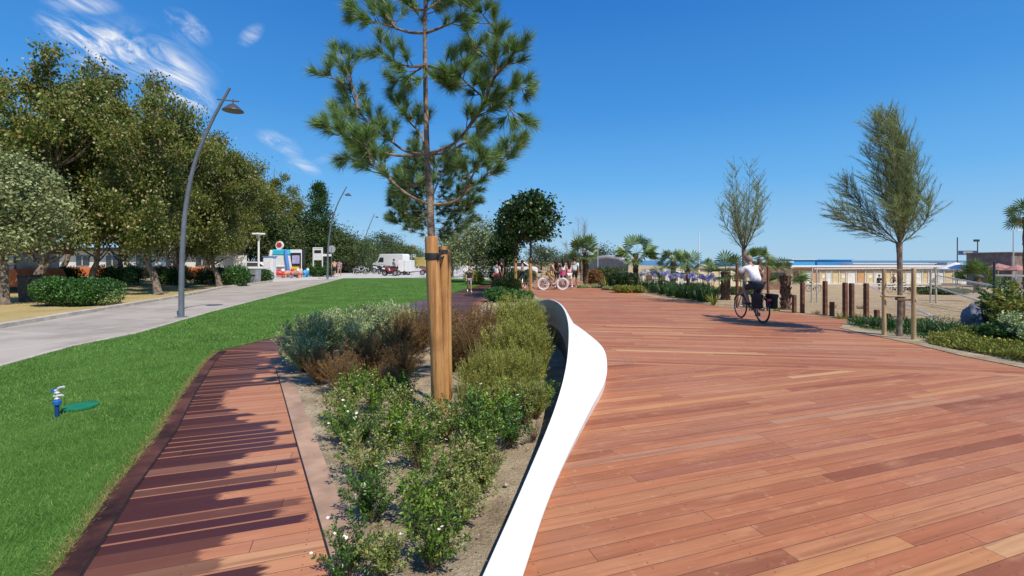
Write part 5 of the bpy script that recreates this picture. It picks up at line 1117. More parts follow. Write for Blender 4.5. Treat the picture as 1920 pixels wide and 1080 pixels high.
# white lamp with four heads
X, Y, z = bz(485, 36); t0 = thing('street_lamp', 'white square-headed street lamp behind the grey litter bin', 'street lamp', (X, Y, 0)); MB().tube([(0, 0, 0), (0, 0, 3.6)], .075, 8).build('pole', WHITE, t0)
for a in range(4): d = Vector((math.cos(a*1.57+.4), math.sin(a*1.57+.4), 0)); h = MB().box(d*.28+Vector((0, 0, 3.72)), (.36, .3, .12), a*1.57+.4).build('lamp_head', WHITE, t0, bevel=.02); MB().tube([(0, 0, 3.5), d*.25+Vector((0, 0, 3.68))], .025, 5).build('bracket', WHITE, h)
X, Y, z = bz(478, 32.5); t0 = thing('litter_bin', 'grey-blue litter bin with dark slot at the kerb before the white lamp', 'bin', (X, Y, 0)); MB().box((0, 0, .5), (.58, .5, .95), taper=1.08).build('body', GREYP, t0, bevel=.03); MB().box((0, 0, 1.0), (.66, .58, .07)).build('lid', GREYP, t0, bevel=.02); MB().box((0, -.27, .55), (.34, .04, .10)).build('slot', BLACK, t0)
X, Y, z = bz(450, 40); t0 = thing('signboard', 'blank white signboard on legs left of the white car', 'sign', (X, Y, 0))
MB().box((0, 0, 1.55), (1.15, .08, 1.0)).build('panel', WHITE, t0, smooth=False); [MB().tube([(s*.45, 0, 0), (s*.45, 0, 1.1)], .04, 6).build('leg', WHITE, t0) for s in (-1, 1)]
def car(label, px, Y, rz, m, s=1, name='parked_car', cat='car', van=False):
    X, y, z = bz(px, Y); t0 = thing(name, label, cat, (X, y, z), rz, s=s)
    if not van: prof = [(-2.1, .35), (-2.12, .75), (-1.95, .95), (-1.35, 1.02), (-.75, 1.45), (.55, 1.48), (1.35, 1.02), (2.0, .92), (2.12, .6), (2.1, .35)]; win = [(-1.2, 1.02), (-.7, 1.38), (.5, 1.40), (1.15, 1.02)]; H_ = 0
    else: prof = [(-2.6, .4), (-2.6, 2.45), (-2.4, 2.6), (1.3, 2.6), (1.75, 1.6), (2.55, 1.25), (2.65, .9), (2.65, .4)]; win = [(.65, 1.45), (.65, 2.1), (1.25, 2.1), (1.6, 1.45)]
    MB().prism(prof, -.85, .85).build('body', m, t0, smooth=False, bevel=.06); MB().prism(win, -.87, .87).build('window', GLASS, t0, smooth=False)
    for sx in (-1.3, 1.35):
        for sy in (-1, 1): w_ = MB().torus((sx, sy*.78, .32), .24, .09).build('wheel', BLACK, t0); MB().lathe([(.17, -.04), (.17, .04)], (sx, sy*.80, .32), 12, Matrix.Rotation(R(90), 3, 'X')).build('rim', CHROME, w_)
    for sy in (-1, 1): MB().box((prof[-2][0]+.0, sy*.6, .68 if not van else .95), (.08, .34, .16)).build('headlight', CHROME, t0, bevel=.02)
    return t0
CW = mat('car_white', (.78, .78, .78), .25, .02, 2, spec=.6)
car('white parked car between the white signboard and the inflatable slide', 479, 46, R(185), CW); car('red vehicle half hidden behind the white parked car', 500, 52, R(170), RED, 1.1)
car('white parked car glimpsed in shade between trees left of the plaza', 662, 78, R(180), CW); car('silver parked car in the shade behind the tall lamp post', 420, 50, R(175), mat('car_silver', (.22, .30, .34), .25, .05, 2, spec=.7))
car('large white camper van parked on the plaza behind the motorbikes', 733, 62, R(160), CW, .95, 'camper_van', 'van', True); car('yellow and white van at the far end of the plaza left of the stakes', 786, 92, R(150), mat('pale_yellow_paint', (.70, .55, .18), .4, .06, 3), .85, 'parked_van', 'van', True)
car('pale blue-white van far off behind the camper van', 771, 104, R(95), mat('van_pale', (.55, .66, .68), .3, .05, 2), 1.15, 'parked_van', 'van', True)
car('pale parked car partly hidden behind the shrubs of the far deck', 905, 50, R(178), CW); car('white car behind the bicycles on the far deck', 968, 46, R(182), CW)
X, Y, z = bz(762, 50); t0 = thing('box_trailer', 'white box trailer with black chassis standing on the plaza', 'trailer', (X, Y, 0), R(-6)); MB().box((0, 0, 1.0), (1.45, 1.3, 1.25)).build('box', WHITE, t0, smooth=False, bevel=.03); MB().box((0, 0, .33), (1.5, 1.2, .1)).build('chassis', BLACK, t0)
for s in (-1, 1): MB().torus((0, s*.6, .25), .17, .07).build('wheel', BLACK, t0)
MB().box((-.02, -.66, 1.0), (.02, .02, 1.2)).build('door_seam', GREYP, t0); MB().tube([(.75, 0, .35), (1.5, 0, .4)], .04, 6).build('drawbar', DARKM, t0)
block('low_building', 'small house with red roof and pale walls far beyond the camper van', 'building', 742, 772, 462, 120, FCRM, 6, roof=mat('red_roof', (.45, .14, .07), .9, .15, 2))
block('low_wall', 'low pale stone wall at the back of the plaza left of the camper van', 'wall', 690, 724, 492, 84, FCRM, .4)
# inflatable slide
X, Y, z = bz(521, 43); t0 = thing('inflatable_slide', 'white inflatable slide tower with blue and turquoise top and a round emblem on top', 'inflatable', (X, Y, 0))
PLS = mat('inflatable_white', (.74, .74, .76), .45, .04, 2); TUR = mat('inflatable_turquoise', (.05, .50, .66), .45, .05, 2)
MB().prism([(-.95, 0), (1.05, 0), (.72, 2.15), (-.62, 2.15)], 0, 1.6).build('tower', PLS, t0, smooth=False, bevel=.12); MB().prism([(-.66, 2.1), (.78, 2.1), (.68, 2.65), (-.55, 2.65)], -.05, 1.65).build('top_arch', TUR, t0, smooth=False, bevel=.1)
for s, a in ((-1, (-.95, -.62)), (1, (1.12, .78))): MB().tube([(a[0], -.1, .1), (a[1]*1.05, -.1, 2.1), (a[1]*.95, -.05, 2.6)], [.17, .15, .13], 10).build('side_tube', mat('inflatable_blue', (.08, .25, .62), .45, .05, 2) if s > 0 else PLS, t0)
for k, zz in enumerate((.35, .72, 1.05)): MB().tube([(-.6, -.12, zz), (.7, -.12, zz)], .07, 8).build('step', RED if k == 0 else PNK if k == 1 else PLS, t0)
em = MB().lathe([(.36, -.08), (.40, 0), (.36, .08)], (.02, .3, 3.05), 20, Matrix.Rotation(R(90), 3, 'X')).build('emblem', PLS, t0); MB().lathe([(.27, -.12), (.27, .12)], (.02, .3, 3.08), 6, Matrix.Rotation(R(90), 3, 'X')).build('emblem_centre', RED, em)
MB().prism([(-.16, 2.62), (.16, 2.62), (.3, 2.85), (-.3, 2.85)], .2, .4).build('emblem_neck', PLS, t0, smooth=False)
X, Y, z = bz(506, 40); t0 = thing('ticket_booth', 'narrow white booth with blue trim on the left side of the inflatable slide', 'booth', (X, Y, 0)); MB().box((0, 0, .95), (.8, .7, 1.9)).build('body', PLS, t0, bevel=.03); MB().box((0, 0, 1.94), (.95, .8, .1)).build('roof', mat('trim_blue', (.08, .2, .5), .5, .05), t0, bevel=.02); MB().box((0, -.36, 1.2), (.5, .02, .6)).build('poster', mat('poster_pale', (.55, .7, .75), .6, .2, 6, col2=(.7, .4, .45)), t0)
X, Y, z = bz(556, 44); t0 = thing('photo_booth', 'dark framed machine with pale header and colourful screen right of the slide', 'machine', (X, Y, 0)); MB().box((0, .3, 1.35), (1.1, .8, 2.7)).build('body', BLACK, t0, bevel=.04); MB().box((0, -.12, 2.5), (1.05, .08, .32)).build('header', WHITE, t0); MB().box((.0, -.12, 1.7), (.7, .06, .8)).build('screen', mat('screen_blue', (.14, .2, .45), .3, .4, 6, col2=(.6, .45, .5)), t0); MB().box((0, -.25, .75), (.7, .3, .5)).build('console', YEL, t0, bevel=.02); MB().tube([(.52, -.1, 0), (.52, -.1, 2.6)], .04, 6).build('frame', WHITE, t0)
def ride(label, px, Y, m, m2, seed):
    X, y, z = bz(px, Y); t0 = thing('ride_on_toy', label, 'toy', (X, y, 0), R(20*seed), group='small ride-on toys before the slide'); MB().tube([(-.35, 0, .4), (-.1, 0, .5), (.25, 0, .45), (.4, 0, .3)], [.14, .22, .2, .08], 10).build('body', m, t0); MB().ball((.32, 0, .72), (.16, .13, .16)).build('head', m2, t0); MB().tube([(.05, -.2, .8), (.05, .2, .8)], .02, 5).build('handle', DARKM, t0)
    for sx in (-.28, .28): MB().box((sx, 0, .12), (.12, .3, .25)).build('foot', m, t0, bevel=.02)
ride('red ride-on toy directly before the slide steps', 523, 40.5, RED, WHITE, 1); ride('orange ride-on toy right of the slide', 541, 41, mat('toy_orange', (.7, .25, .12), .5, .05), RED, 2); ride('pink-red ride-on toy beside the dark machine', 553, 41, PNK, WHITE, 3); ride('light blue ride-on toy furthest right by the hedge', 573, 43, LBLUE, WHITE, 4); ride('orange-white ride-on toy beside the light blue one', 563, 42, mat('toy_coral', (.72, .36, .25), .5, .05), WHITE, 5)
def board(label, px, Y, w_, pyt, pyp, m=WHITE):
    X, y, z = bz(px, Y); zt_ = CH-(pyt-HY)/F*Y; zp = CH-(pyp-HY)/F*Y; t0 = thing('notice_board', label, 'notice board', (X, y, 0)); 
    for s in (-1, 1): MB().box((s*w_/2, 0, zt_/2), (.09, .09, zt_)).build('post', m, t0)
    MB().box((0, 0, zt_-.04), (w_-.1, .08, .1)).build('top_rail', m, t0); p = MB().box((0, 0, (zt_-.12+zp)/2), (w_-.12, .05, zt_-.14-zp)).build('panel', WHITE, t0); MB().box((0, -.035, zt_-.42), (w_*.75, .02, .3)).build('heading', DARKM, p)
board('white framed notice board with dark heading behind the low hedge', 596, 46, .92, 464, 488)
X, Y, z = bz(622, 44); t0 = thing('road_sign', 'round road sign seen from behind beside the middle lamp post', 'road sign', (X, Y, 0)); MB().tube([(0, 0, 0), (0, 0, 2.9)], .035, 6).build('pole', STEEL, t0); MB().lathe([(.36, -.015), (.36, .015)], (0, 0, 2.7), 20, Matrix.Rotation(R(90), 3, 'X')).build('plate', mat('sign_back', (.36, .40, .42), .5, .06), t0); MB().box((-.45, 0, 2.12), (.95, .04, .22)).build('direction_plate', WHITE, t0)
X, Y, z = bz(857, 52); t0 = thing('road_sign', 'round blue road sign with white symbol beyond the lawn, right of the stakes', 'road sign', (X, Y, 0)); MB().tube([(0, .03, 0), (0, .03, 2.7)], .035, 6).build('pole', STEEL, t0); p = MB().lathe([(.36, -.015), (.36, .015)], (0, 0, 2.45), 20, Matrix.Rotation(R(90), 3, 'X')).build('plate', BLUE, t0); MB().prism([(-.05, 2.3), (.05, 2.3), (.05, 2.48), (.14, 2.48), (0, 2.66), (-.14, 2.48), (-.05, 2.48)], -.03, -.018).build('arrow', WHITE, p, smooth=False)

# ================================================================ bicycles and motorbikes
def bicycle(label, loc, rz, frame_m, tyre_m=BLACK, rim_m=CHROME, group=None, fat=1.0, basket=None, panniers=False, step=False, s=1, steer=0):
    t0 = thing('bicycle', label, 'bicycle', loc, rz, group=group, s=s)
    def hub(x, r=.34):
        w_ = MB().torus((x, 0, r), r-.018*fat, .018*fat, n=36, k=8).build('wheel', tyre_m, t0); MB().torus((x, 0, r), r-.05*fat, .009, n=36, k=6).build('rim', rim_m, w_); sp_ = MB()
        for k in range(18): a = k*math.pi/9; sp_.tube([(x, .02*(-1)**k, r), (x+(r-.05)*math.cos(a), 0, r+(r-.05)*math.sin(a))], .0022, 3, cap=False)
        sp_.tube([(x, -.05, r), (x, .05, r)], .022, 8); sp_.build('spokes', CHROME, w_)
    hub(0); hub(1.08); f = MB(); BB = (.45, 0, .29); ST = (.30, 0, .80); HT = (.88, 0, .86); HB = (.92, 0, .70); sd = (.285, 0, .92)
    T = .016*fat**.3
    if step: f.tube([HB, (.7, 0, .42), BB], T*1.3, 8)
    else: f.tube([ST, HT], T, 8); f.tube([BB, HB], T*1.2, 8)
    f.tube([BB, ST, sd], T, 8); f.tube([HT, HB], T*1.2, 8)
    for y in (-.06, .06): f.tube([(0, y, .34), (BB[0], y*.6, BB[2])], .010, 6); f.tube([(0, y, .34), (ST[0], y*.3, ST[2]-.05)], .009, 6)
    f.build('frame', frame_m, t0); fk = MB()
    for y in (-.06, .06): fk.tube([(HB[0], y*.7, HB[2]), (1.0, y, .50), (1.08, y, .34)], .012, 6)
    fk.build('fork', frame_m, t0); MB().tube([(.86, 0, .86), (.84, 0, 1.0), (.90, -.02, 1.03)], .014, 6).build('stem', DARKM, t0)
    MB().tube([(.76, -.31, 1.04), (.86, -.26, 1.06), (.91, -.1, 1.04), (.91, .1, 1.04), (.86, .26, 1.06), (.76, .31, 1.04)], .012, 8).build('handlebar', DARKM, t0)
    MB().tube([(.12, 0, .945), (.2, 0, .95), (.3, 0, .945), (.42, 0, .94)], [.07, .075, .045, .02], 10).build('saddle', BLACK, t0)
    c = MB(); c.lathe([(.095, -.006), (.095, .006)], (.45, -.075, .29), 18, Matrix.Rotation(R(90), 3, 'X')); c.tube([(.45, -.09, .29), (.50, -.10, .13)], .011, 6); c.tube([(.45, .09, .29), (.40, .10, .45)], .011, 6); c.tube([(.45, -.1, .29), (.45, .1, .29)], .016, 6); c.build('crank', DARKM, t0)
    for p in ((.50, -.16, .13), (.40, .16, .45)): MB().box(p, (.09, .10, .025)).build('pedal', BLACK, t0)
    for x in (0, 1.08):
        g_ = MB(); ar = [(x+.37*math.cos(a), 0, .34+.37*math.sin(a)) for a in np.linspace(R(20), R(160), 10)]; g_.tube(ar, .014, 5); g_.build('mudguard', frame_m, t0)
    if basket: bk = MB(); bk.lathe([(.12, -.12), (.17, .12), (.16, .12), (.11, -.11)], (1.08, 0, .95), 14); bk.build('basket', basket, t0)
    if panniers:
        r_ = MB(); 
        for y in (-.06, .06): r_.tube([(.22, y, .76), (-.28, y, .76), (-.02, y*1.6, .36)], .008, 5)
        r_.build('rack', DARKM, t0)
        for y in (-.19, .19): pn = MB().box((-.09, y, .56), (.34, .15, .34)).build('pannier', cloth((.018, .018, .022), 'black_canvas'), t0, bevel=.04); MB().box((-.09, y*1.02, .71), (.36, .165, .10)).build('flap', cloth((.03, .03, .035), 'pannier_flap'), pn, bevel=.03)
        MB().box((-.30, 0, .62), (.05, .10, .06)).build('tail_light', RED, t0, bevel=.01)
    return t0
GB = 'bicycles parked on the plaza'
cyc = (6.45, 11.68, 0)
bicycle('black touring bicycle with rear panniers ridden across the deck by the man in white', cyc, R(91), mat('frame_black', (.02, .02, .025), .3, .05), panniers=True, step=True)
hb = bz(1018.8, 24.6); bicycle('cream bicycle with thick white tyres and pink front basket ridden past the stakes', (hb[0], 24.6, 0), R(-3), mat('frame_cream', (.78, .75, .68), .35, .04), mat('white_tyre', (.75, .74, .70), .6, .04), WHITE, fat=2.1, basket=cloth((.80, .10, .38), 'pink_basket'), step=True, s=.96)
bicycle('black bicycle just behind the cream one with white tyres', (bz(1005, 25.8)[0], 25.8, 0), R(10), mat('frame_black', (.02, .02, .025), .3, .05), group=None)
bicycle('dark green bicycle stood on the deck between the two tall stakes', (bz(978, 25.5)[0], 25.5, 0), R(60), mat('frame_green', (.03, .09, .06), .35, .05))
bk = [(668, 52, 10, 'white-framed bicycle leftmost of the parked row on the plaza', WHITE), (684, 54, 25, 'dark bicycle second in the parked row on the plaza', BLACK), (700, 57, -10, 'blue-grey bicycle behind the parked row near the low wall', GREYP), (676, 56, 150, 'silver bicycle behind the white-framed one on the plaza', CHROME)]
for px, Y, a, lb, m in bk: bicycle(lb, (bz(px, Y)[0], Y, 0), R(a), m, group=GB)
bicycle('dark bicycle parked on the sand path before the brown cabin door', (*bz(1516, 47)[:2], hgt(*bz(1516, 47)[:2])), R(5), BLACK); bicycle('dark bicycle parked behind the pale post frame on the sand', (*bz(1668, 45)[:2], hgt(*bz(1668, 45)[:2])), R(-4), BLACK)
bicycle('second dark bicycle beside the tamarisk trunk on the sand', (*bz(1692, 45)[:2], hgt(*bz(1692, 45)[:2])), R(3), BLACK)
def motorbike(label, px, Y, rz, m, group='motorbikes parked on the plaza'):
    X, y, z = bz(px, Y); t0 = thing('motorbike', label, 'motorbike', (X, y, z), rz, group=group)
    for x in (0, 1.3): w_ = MB().torus((x, 0, .3), .24, .06).build('wheel', BLACK, t0); MB().lathe([(.19, -.02), (.19, .02)], (x, 0, .3), 14, Matrix.Rotation(R(90), 3, 'X')).build('rim', CHROME, w_)
    MB().prism([(-.35, .76), (.1, .60), (.3, .36), (.75, .36), (.9, .62), (1.0, .92), (1.08, .95), (1.0, .62), (.8, .5), (.55, .52), (.45, .78), (-.3, .84)], -.12, .12).build('body', m, t0, smooth=False, bevel=.05)
    MB().tube([(-.35, 0, .88), (0, 0, .86), (.45, 0, .82)], [.08, .13, .10], 8).build('seat', BLACK, t0); MB().tube([(1.3, 0, .3), (1.12, 0, .8), (1.02, 0, 1.05)], .035, 6).build('fork', DARKM, t0); MB().tube([(.95, -.33, 1.08), (1.03, 0, 1.05), (.95, .33, 1.08)], .018, 6).build('handlebar', DARKM, t0)
    MB().box((.45, 0, .38), (.4, .26, .3)).build('engine', DARKM, t0, bevel=.04); MB().ball((1.17, 0, .88), (.07, .08, .09)).build('headlight', CHROME, t0)
for px, Y, a, m, lb in ((722, 47, 20, mat('scooter_white', (.7, .7, .7), .35, .04), 'white motorbike with black wheels, left of the person in grey'), (741, 46.5, 160, mat('dark_red_paint', (.28, .03, .03), .4, .1, 4), 'dark red motorbike right beside the white one on the plaza'), (731, 52, 40, BLACK, 'black motorbike behind the red and white ones'), (711, 53, 75, BLACK, 'black motorbike seen end on, left of the white camper van'), (652, 58, 120, GREYP, 'grey scooter left of the parked bicycles on the plaza'), (702, 60, 10, WHITE, 'white scooter before the low pale wall'), (750, 53, 80, BLACK, 'black motorbike seen end on beside the white box trailer'), (792, 49, 15, mat('scooter_wine', (.25, .05, .09), .35, .05), 'dark wine-red motorbike half hidden by the pine stakes')):
    motorbike(lb, px, Y, R(a), m)

# ================================================================ people
def skin_obj(name, J, E, m, parent, sub=2, root='pelvis'):
    names = list(J); idx = {k: i for i, k in enumerate(names)}; me = bpy.data.meshes.new(name); me.from_pydata([J[k][0] for k in names], [(idx[a], idx[b_]) for a, b_ in E], []); me.materials.append(m)
    o = link(name, me, parent); md = o.modifiers.new('skin', 'SKIN'); md.use_smooth_shade = True; md.branch_smoothing = .6
    if not me.skin_vertices: me.attributes
    for i, k in enumerate(names):
        r = J[k][1]; r = r if isinstance(r, tuple) else (r, r); sv = me.skin_vertices[0].data[i]; sv.radius = r; sv.use_root = (k == root or (root not in idx and i == 0))
    sb = o.modifiers.new('smooth', 'SUBSURF'); sb.levels = sub; sb.render_levels = sub; return o
def person(label, loc, rz, pose, top, bottom, hair='short', shoes=None, s=1.0, skirt=False, long_sleeve=False, towel=None, long_trousers=False, hat=None, female=False, nosleeve=False):
    """pose: joints in metres, facing +X, left +Y"""
    t0 = thing('person', label, 'person', loc, rz, s=s); p = {k: Vector(v) for k, v in pose.items()}
    J = {'pelvis': (p['pelvis'], (.125, .10)), 'waist': (p['waist'], (.115, .085)), 'chest': (p['chest'], (.145, .10)), 'neck0': (p['neck'], .055), 'neck1': (p['neck'].lerp(p['head'], .38), .05), 'jaw': (p['neck'].lerp(p['head'], .72)+Vector((.015, 0, 0)), (.068, .07)), 'head': (p['head'], (.078, .092)), 'crown': (p['head']+(p['head']-p['neck']).normalized()*.085, (.062, .075))}
    E = [('pelvis', 'waist'), ('waist', 'chest'), ('chest', 'neck0'), ('neck0', 'neck1'), ('neck1', 'jaw'), ('jaw', 'head'), ('head', 'crown')]
    fwd = Vector((1, 0, 0))
    J['nose'] = (p['head']+Vector((.105, 0, -.02)), .014); E.append(('head', 'nose'))
    for s_ in 'LR':
        sg = 1 if s_ == 'L' else -1
        sh, el, wr, ha, hi, kn, an, to = [p[k+s_] for k in ('sho', 'elb', 'wri', 'han', 'hip', 'kne', 'ank', 'toe')]
        J['ear'+s_] = (p['head']+Vector((0, sg*.09, -.01)), .015); E.append(('head', 'ear'+s_))
        J['sho'+s_] = (sh, .058); J['um'+s_] = (sh.lerp(el, .5), .048); J['elb'+s_] = (el, .040); J['fm'+s_] = (el.lerp(wr, .4), .040); J['wri'+s_] = (wr, .026); J['palm'+s_] = (wr.lerp(ha, .6), (.036, .018))
        E += [('chest', 'sho'+s_), ('sho'+s_, 'um'+s_), ('um'+s_, 'elb'+s_), ('elb'+s_, 'fm'+s_), ('fm'+s_, 'wri'+s_), ('wri'+s_, 'palm'+s_)]
        d = (ha-wr).normalized(); sd_ = d.cross(Vector((0, 0, 1))); sd_ = sd_.normalized() if sd_.length > .2 else Vector((1, 0, 0)); cu = Vector((0, 0, -1)) if abs(d.z) < .8 else Vector((.6, 0, 0))
        for q, (off, ln) in enumerate(((-.027, .062), (-.009, .072), (.009, .068), (.026, .052))):
            a = p['wri'+s_]+d*.075+sd_*off; b_ = a+d*ln*.6+cu*ln*.2; c_ = b_+(d*.3+cu*.6).normalized()*ln*.45
            J['f%d%s' % (q, s_)] = (b_, .0095); J['g%d%s' % (q, s_)] = (c_, .008); E += [('palm'+s_, 'f%d%s' % (q, s_)), ('f%d%s' % (q, s_), 'g%d%s' % (q, s_))]
        J['th'+s_] = (wr+d*.05+sd_*.05*(1 if sd_.x > 0 else -1), .011); E.append(('palm'+s_, 'th'+s_))
        J['hip'+s_] = (hi, .088); J['tm'+s_] = (hi.lerp(kn, .5), .076); J['kne'+s_] = (kn, .055); J['cm'+s_] = (kn.lerp(an, .35)-Vector((.01, 0, 0)), .055); J['ank'+s_] = (an, .034); J['toe'+s_] = (to, (.036, .022)); J['heel'+s_] = (an.lerp(to, -.28)-Vector((0, 0, .035)), .028)
        E += [('pelvis', 'hip'+s_), ('hip'+s_, 'tm'+s_), ('tm'+s_, 'kne'+s_), ('kne'+s_, 'cm'+s_), ('cm'+s_, 'ank'+s_), ('ank'+s_, 'toe'+s_), ('ank'+s_, 'heel'+s_)]
    skin_obj('body', J, E, SKIN, t0)
    # shirt
    def sc(v, k): return tuple(x*k for x in v) if isinstance(v, tuple) else v*k
    S_ = {'pelvis': (p['pelvis']+Vector((0, 0, .0)), (.175, .14)), 'waist': (p['waist'], (.168, .132)), 'chest': (p['chest'], (.190, .135)), 'neck': (p['neck']-(p['neck']-p['chest'])*.12, .072)}; SE = [('pelvis', 'waist'), ('waist', 'chest'), ('chest', 'neck')]
    for s_ in 'LR':
        sh, el, wr = p['sho'+s_], p['elb'+s_], p['wri'+s_]
        if nosleeve: S_['sho'+s_] = (sh, .064); SE += [('chest', 'sho'+s_)]; continue
        S_['sho'+s_] = (sh, .076); S_['sl'+s_] = (sh.lerp(el, .72), .072); SE += [('chest', 'sho'+s_), ('sho'+s_, 'sl'+s_)]
        if long_sleeve: S_['el'+s_] = (el, .055); S_['cu'+s_] = (el.lerp(wr, .9), .042); SE += [('sl'+s_, 'el'+s_), ('el'+s_, 'cu'+s_)]
    skin_obj('shirt', S_, SE, top, t0)
    B = {'pelvis': (p['pelvis'], (.148, .122))}; BE = []
    for s_ in 'LR':
        hi, kn, an = p['hip'+s_], p['kne'+s_], p['ank'+s_]; e = .82 if not long_trousers else 1.0
        B['hip'+s_] = (hi, .106); B['th'+s_] = (hi.lerp(kn, e), .082 if not long_trousers else .072); BE += [('pelvis', 'hip'+s_), ('hip'+s_, 'th'+s_)]
        if long_trousers: B['an'+s_] = (kn.lerp(an, .9), .055); BE += [('th'+s_, 'an'+s_)]
    if skirt: skb = MB(); c0 = p['waist']; skb.lathe([(.13, .05), (.17, -.12), (.21, -.45), (.2, -.46)], p['pelvis'], 14); skb.build('skirt', bottom, t0)
    else: skin_obj('trousers' if long_trousers else 'shorts', B, BE, bottom, t0)
    # hair
    ax = (p['head']-p['neck']).normalized(); h = MB(); hc = p['head']+ax*.035-Vector((.022, 0, 0)); h.ball(hc, (.108, .098, .112), 12, 8)
    if hair == 'long': h.tube([hc-Vector((.05, 0, 0)), hc-Vector((.09, 0, .15)), hc-Vector((.11, 0, .34)), hc-Vector((.10, 0, .46))], [.085, .10, .085, .03], 10)
    if hair == 'bun': h.ball(hc+Vector((-.09, 0, .06)), .05, 10, 6)
    if hair != 'bald': h.build('hair', HAIR if hat is None else hat, t0)
    for s_ in 'LR':
        an, to = p['ank'+s_], p['toe'+s_]; b_ = MB(); b_.tube([an.lerp(to, -.32)-Vector((0, 0, .035)), an-Vector((0, 0, .03)), an.lerp(to, .6)-Vector((0, 0, .012)), to+(to-an).normalized()*.03], [.035, .044, .046, .026], 10); b_.build('shoe', shoes or WHITE, t0)
    if towel: tw = MB(); q = p['shoL']; tw.box(q+Vector((-.02, .08, -.42)), (.34, .06, .85)); tw.build('towel', towel, t0, bevel=.02)
    return t0
def stand(stride=0.0, arm=.15, bend=0.0, phase=1, lift=0, elb=.0, hold=False):
    P = {'pelvis': (0, 0, .93), 'waist': (.01+bend*.1, 0, 1.10), 'chest': (.02+bend*.25, 0, 1.33-bend*.03), 'neck': (.02+bend*.36, 0, 1.47-bend*.08), 'head': (.045+bend*.45, 0, 1.62-bend*.12)}
    for s_, sg in (('L', 1), ('R', -1)):
        f = stride*sg*phase; P['hip'+s_] = (0, sg*.09, .88); P['kne'+s_] = (.02+f*.55+.03, sg*.095, .48); P['ank'+s_] = (f-(.06 if f < 0 else 0), sg*.10, .075+(.10 if f < -.1 else 0)); P['toe'+s_] = (P['ank'+s_][0]+.15, sg*.115, .03+(.02 if f < -.1 else 0))
        cx_, cz_ = P['chest'][0], P['chest'][2]; P['sho'+s_] = (cx_-.01, sg*.175, cz_+.07); a = -f*.8+arm*.3
        P['elb'+s_] = (cx_+a*.5, sg*.24, cz_-.21); P['wri'+s_] = (cx_+a*1.1+.06+(.16 if hold else 0), sg*.25, cz_-.44+(.22 if hold else 0)); P['han'+s_] = (cx_+a*1.3+.09+(.25 if hold else 0), sg*.25, cz_-.53+(.32 if hold else 0))
    return P
def ride_pose(hb=1.06, lean=.35, w_=.29, knee=1):
    P = {'pelvis': (.26, 0, 1.02), 'waist': (.30+lean*.12, 0, 1.17), 'chest': (.33+lean*.42, 0, 1.37), 'neck': (.35+lean*.66, 0, 1.49), 'head': (.40+lean*.82, 0, 1.62)}
    for s_, sg in (('L', 1), ('R', -1)):
        up = (sg == knee); P['hip'+s_] = (.27, sg*.09, .97); P['kne'+s_] = (.66, sg*.13, .84) if up else (.56, sg*.11, .60); P['ank'+s_] = (.36, sg*.15, .50) if up else (.44, sg*.15, .21); P['toe'+s_] = (.49, sg*.17, .47) if up else (.58, sg*.17, .16)
        c = P['chest']; P['sho'+s_] = (c[0]+.03, sg*.18, c[2]+.06); P['wri'+s_] = (.74, sg*w_, hb+.03); P['han'+s_] = (.83, sg*w_, hb+.02); e = Vector(P['sho'+s_]).lerp(Vector(P['wri'+s_]), .5); P['elb'+s_] = (e.x-.03, sg*(w_+.06), e.z-.05)
    return P
KH = cloth((.03, .035, .06), 'navy_cloth'); WC = cloth((.78, .78, .80), 'white_cloth'); BK = cloth((.02, .02, .022), 'black_cloth'); GY = cloth((.30, .30, .33), 'grey_cloth')
person('man in white shirt and dark shorts riding the black touring bicycle, seen from behind', cyc, R(91), ride_pose(1.06, .30), WC, KH, shoes=BLACK, s=1.0, hat=mat('grey_hair', (.28, .22, .18), .8, .2, 30, .4))
person('young rider in beige top and patterned shorts leaning on the bicycle with white tyres', (hb[0], 24.6, 0), R(-3), ride_pose(1.04, .38), cloth((.50, .36, .22), 'beige_cloth'), cloth((.40, .30, .10), 'ochre_cloth'), shoes=cloth((.5, .26, .16), 'tan_shoe'), hair='short', s=.93)
def P_(lb, px, Y, rz, pose, *a, **k): X, y, z = bz(px, Y); return person(lb, (X, y, z+.012), R(rz), pose, *a, **k)
P_('child in black top and grey shorts walking on the lawn edge', 880, 23, -75, stand(.16), BK, GY, s=.72, hat=cloth((.35, .2, .15), 'brown_hair'))
P_('woman in white top and red leggings standing left of the stakes', 931, 25.2, 60, stand(.05), WC, cloth((.62, .12, .12), 'red_cloth'), hair='bun', s=.90, long_trousers=True)
P_('dark-haired person in black beside the woman in red leggings', 941, 25.8, 200, stand(.12), BK, BK, hair='long', s=.97)
P_('person in patterned grey clothes standing among the bicycles', 980, 26.2, 170, stand(.08, hold=True), GY, KH, s=.93)
P_('woman with long black hair in black top behind the cream bicycle', 1044, 26.8, 80, stand(.06), BK, BK, hair='long', s=1.0)
P_('woman with dark hair in a white top beside the black-haired woman', 1056, 27.2, 95, stand(.12), WC, BK, hair='long', s=1.0)
P_('girl in pink top and pale shorts walking just behind the pink basket', 1067, 25.2, 100, stand(.18), cloth((.75, .42, .40), 'pink_cloth'), cloth((.75, .70, .66), 'pale_cloth'), hair='long', s=.93, shoes=WHITE, nosleeve=True)
P_('person with a bright blue towel hung over the shoulder, right of the group', 1077, 26.8, 75, stand(.2, phase=-1), cloth((.65, .80, .84), 'pale_blue_cloth'), BK, s=1.02, towel=cloth((.05, .42, .66), 'blue_towel'))
P_('walker in beige top and black shorts, left of the couple near the middle lamp', 627, 43, 100, stand(.25), cloth((.55, .38, .28), 'flesh_cloth'), BK, s=1.0, nosleeve=True)
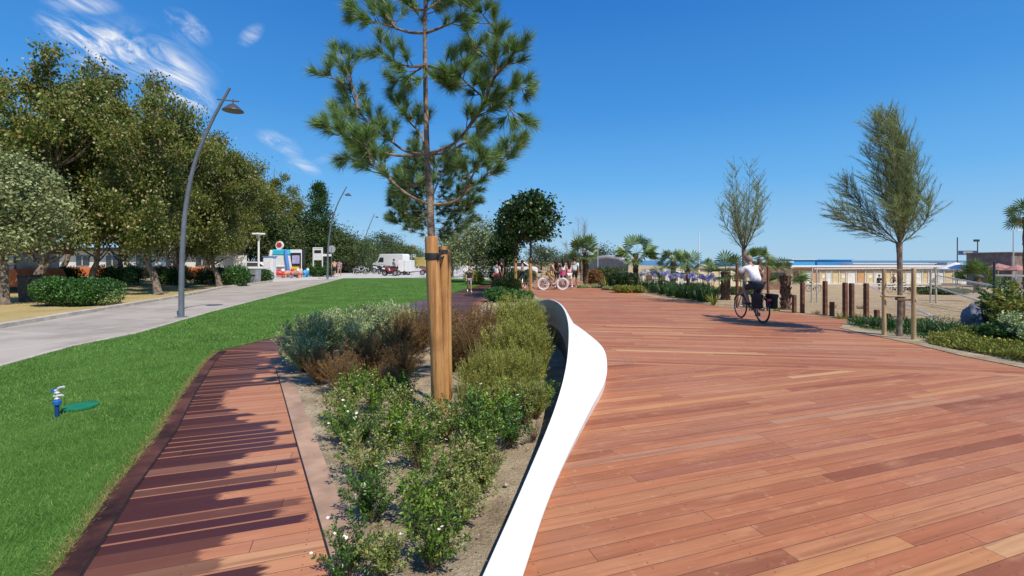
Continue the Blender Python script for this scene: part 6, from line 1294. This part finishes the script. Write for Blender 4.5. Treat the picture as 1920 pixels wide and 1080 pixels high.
P_('walker in mauve top, right of the couple near the middle lamp', 636, 43.5, 95, stand(.22, phase=-1), cloth((.38, .25, .42), 'mauve_cloth'), cloth((.5, .35, .25), 'sand_cloth'), s=.97, hair='bun')
P_('person in grey-blue top standing over the red motorbike', 738, 48, 40, stand(.1, hold=True), cloth((.30, .33, .42), 'greyblue_cloth'), KH, s=1.0)
P_('distant person in white walking under the blue round sign', 850, 62, 60, stand(.2), WC, BK, s=1.0)
P_('distant person in dark clothes between the blue sign and the child', 843, 66, 60, stand(.2), BK, KH, s=1.0)
P_('person in dark clothes beside the parked bicycle behind the tamarisk', 1648, 47, 0, stand(.15), BK, BK, s=1.0)
P_('tanned bather in dark trunks walking past the striped cabins', 1676, 62, 180, stand(.22), SKIN, BK, s=1.0, nosleeve=True)

# ================================================================ sprinkler, valve cover
x, y = gp(107, 784); t0 = thing('lawn_sprinkler', 'blue and silver impact sprinkler standing in the grass', 'sprinkler', (x, y, .01)); H_ = .31
MB().tube([(0, 0, 0), (0, 0, .17)], .017, 10).build('riser', mat('dark_blue_plastic', (.01, .05, .22), .4, .1), t0); MB().lathe([(.018, .12), (.033, .13), (.035, .165), (.022, .175)], n=12).build('collar', BLUE, t0)
SILV = mat('silver_plastic', (.62, .63, .64), .4, .06, 20)
hd = MB().tube([(0, 0, .17), (0, 0, .27)], .013, 8).build('head', SILV, t0); MB().tube([(-.03, 0, .215), (.06, 0, .225)], .013, 6).build('arm', SILV, hd); MB().tube([(-.04, 0, .275), (.0, 0, .27), (.02, 0, .30), (.07, 0, .312)], .013, 7).build('nozzle', SILV, hd); MB().box((-.035, 0, .275), (.03, .03, .025)).build('knob', BLUE, hd)
for z_ in (.19, .25): MB().lathe([(.02, -.006), (.024, 0), (.02, .006)], (0, 0, z_), 10).build('nut', SILV, hd)
x, y = gp(152, 767); cvv = MB().lathe([(.148, .0), (.148, .02), (.138, .026), (.06, .028)], n=24).build('valve_cover', mat('green_plastic', (.015, .20, .10), .45, .1, 6)); cvv.location = (x, y, .022); tag(cvv, 'round green plastic valve cover lying in the lawn beside the sprinkler', 'valve cover')
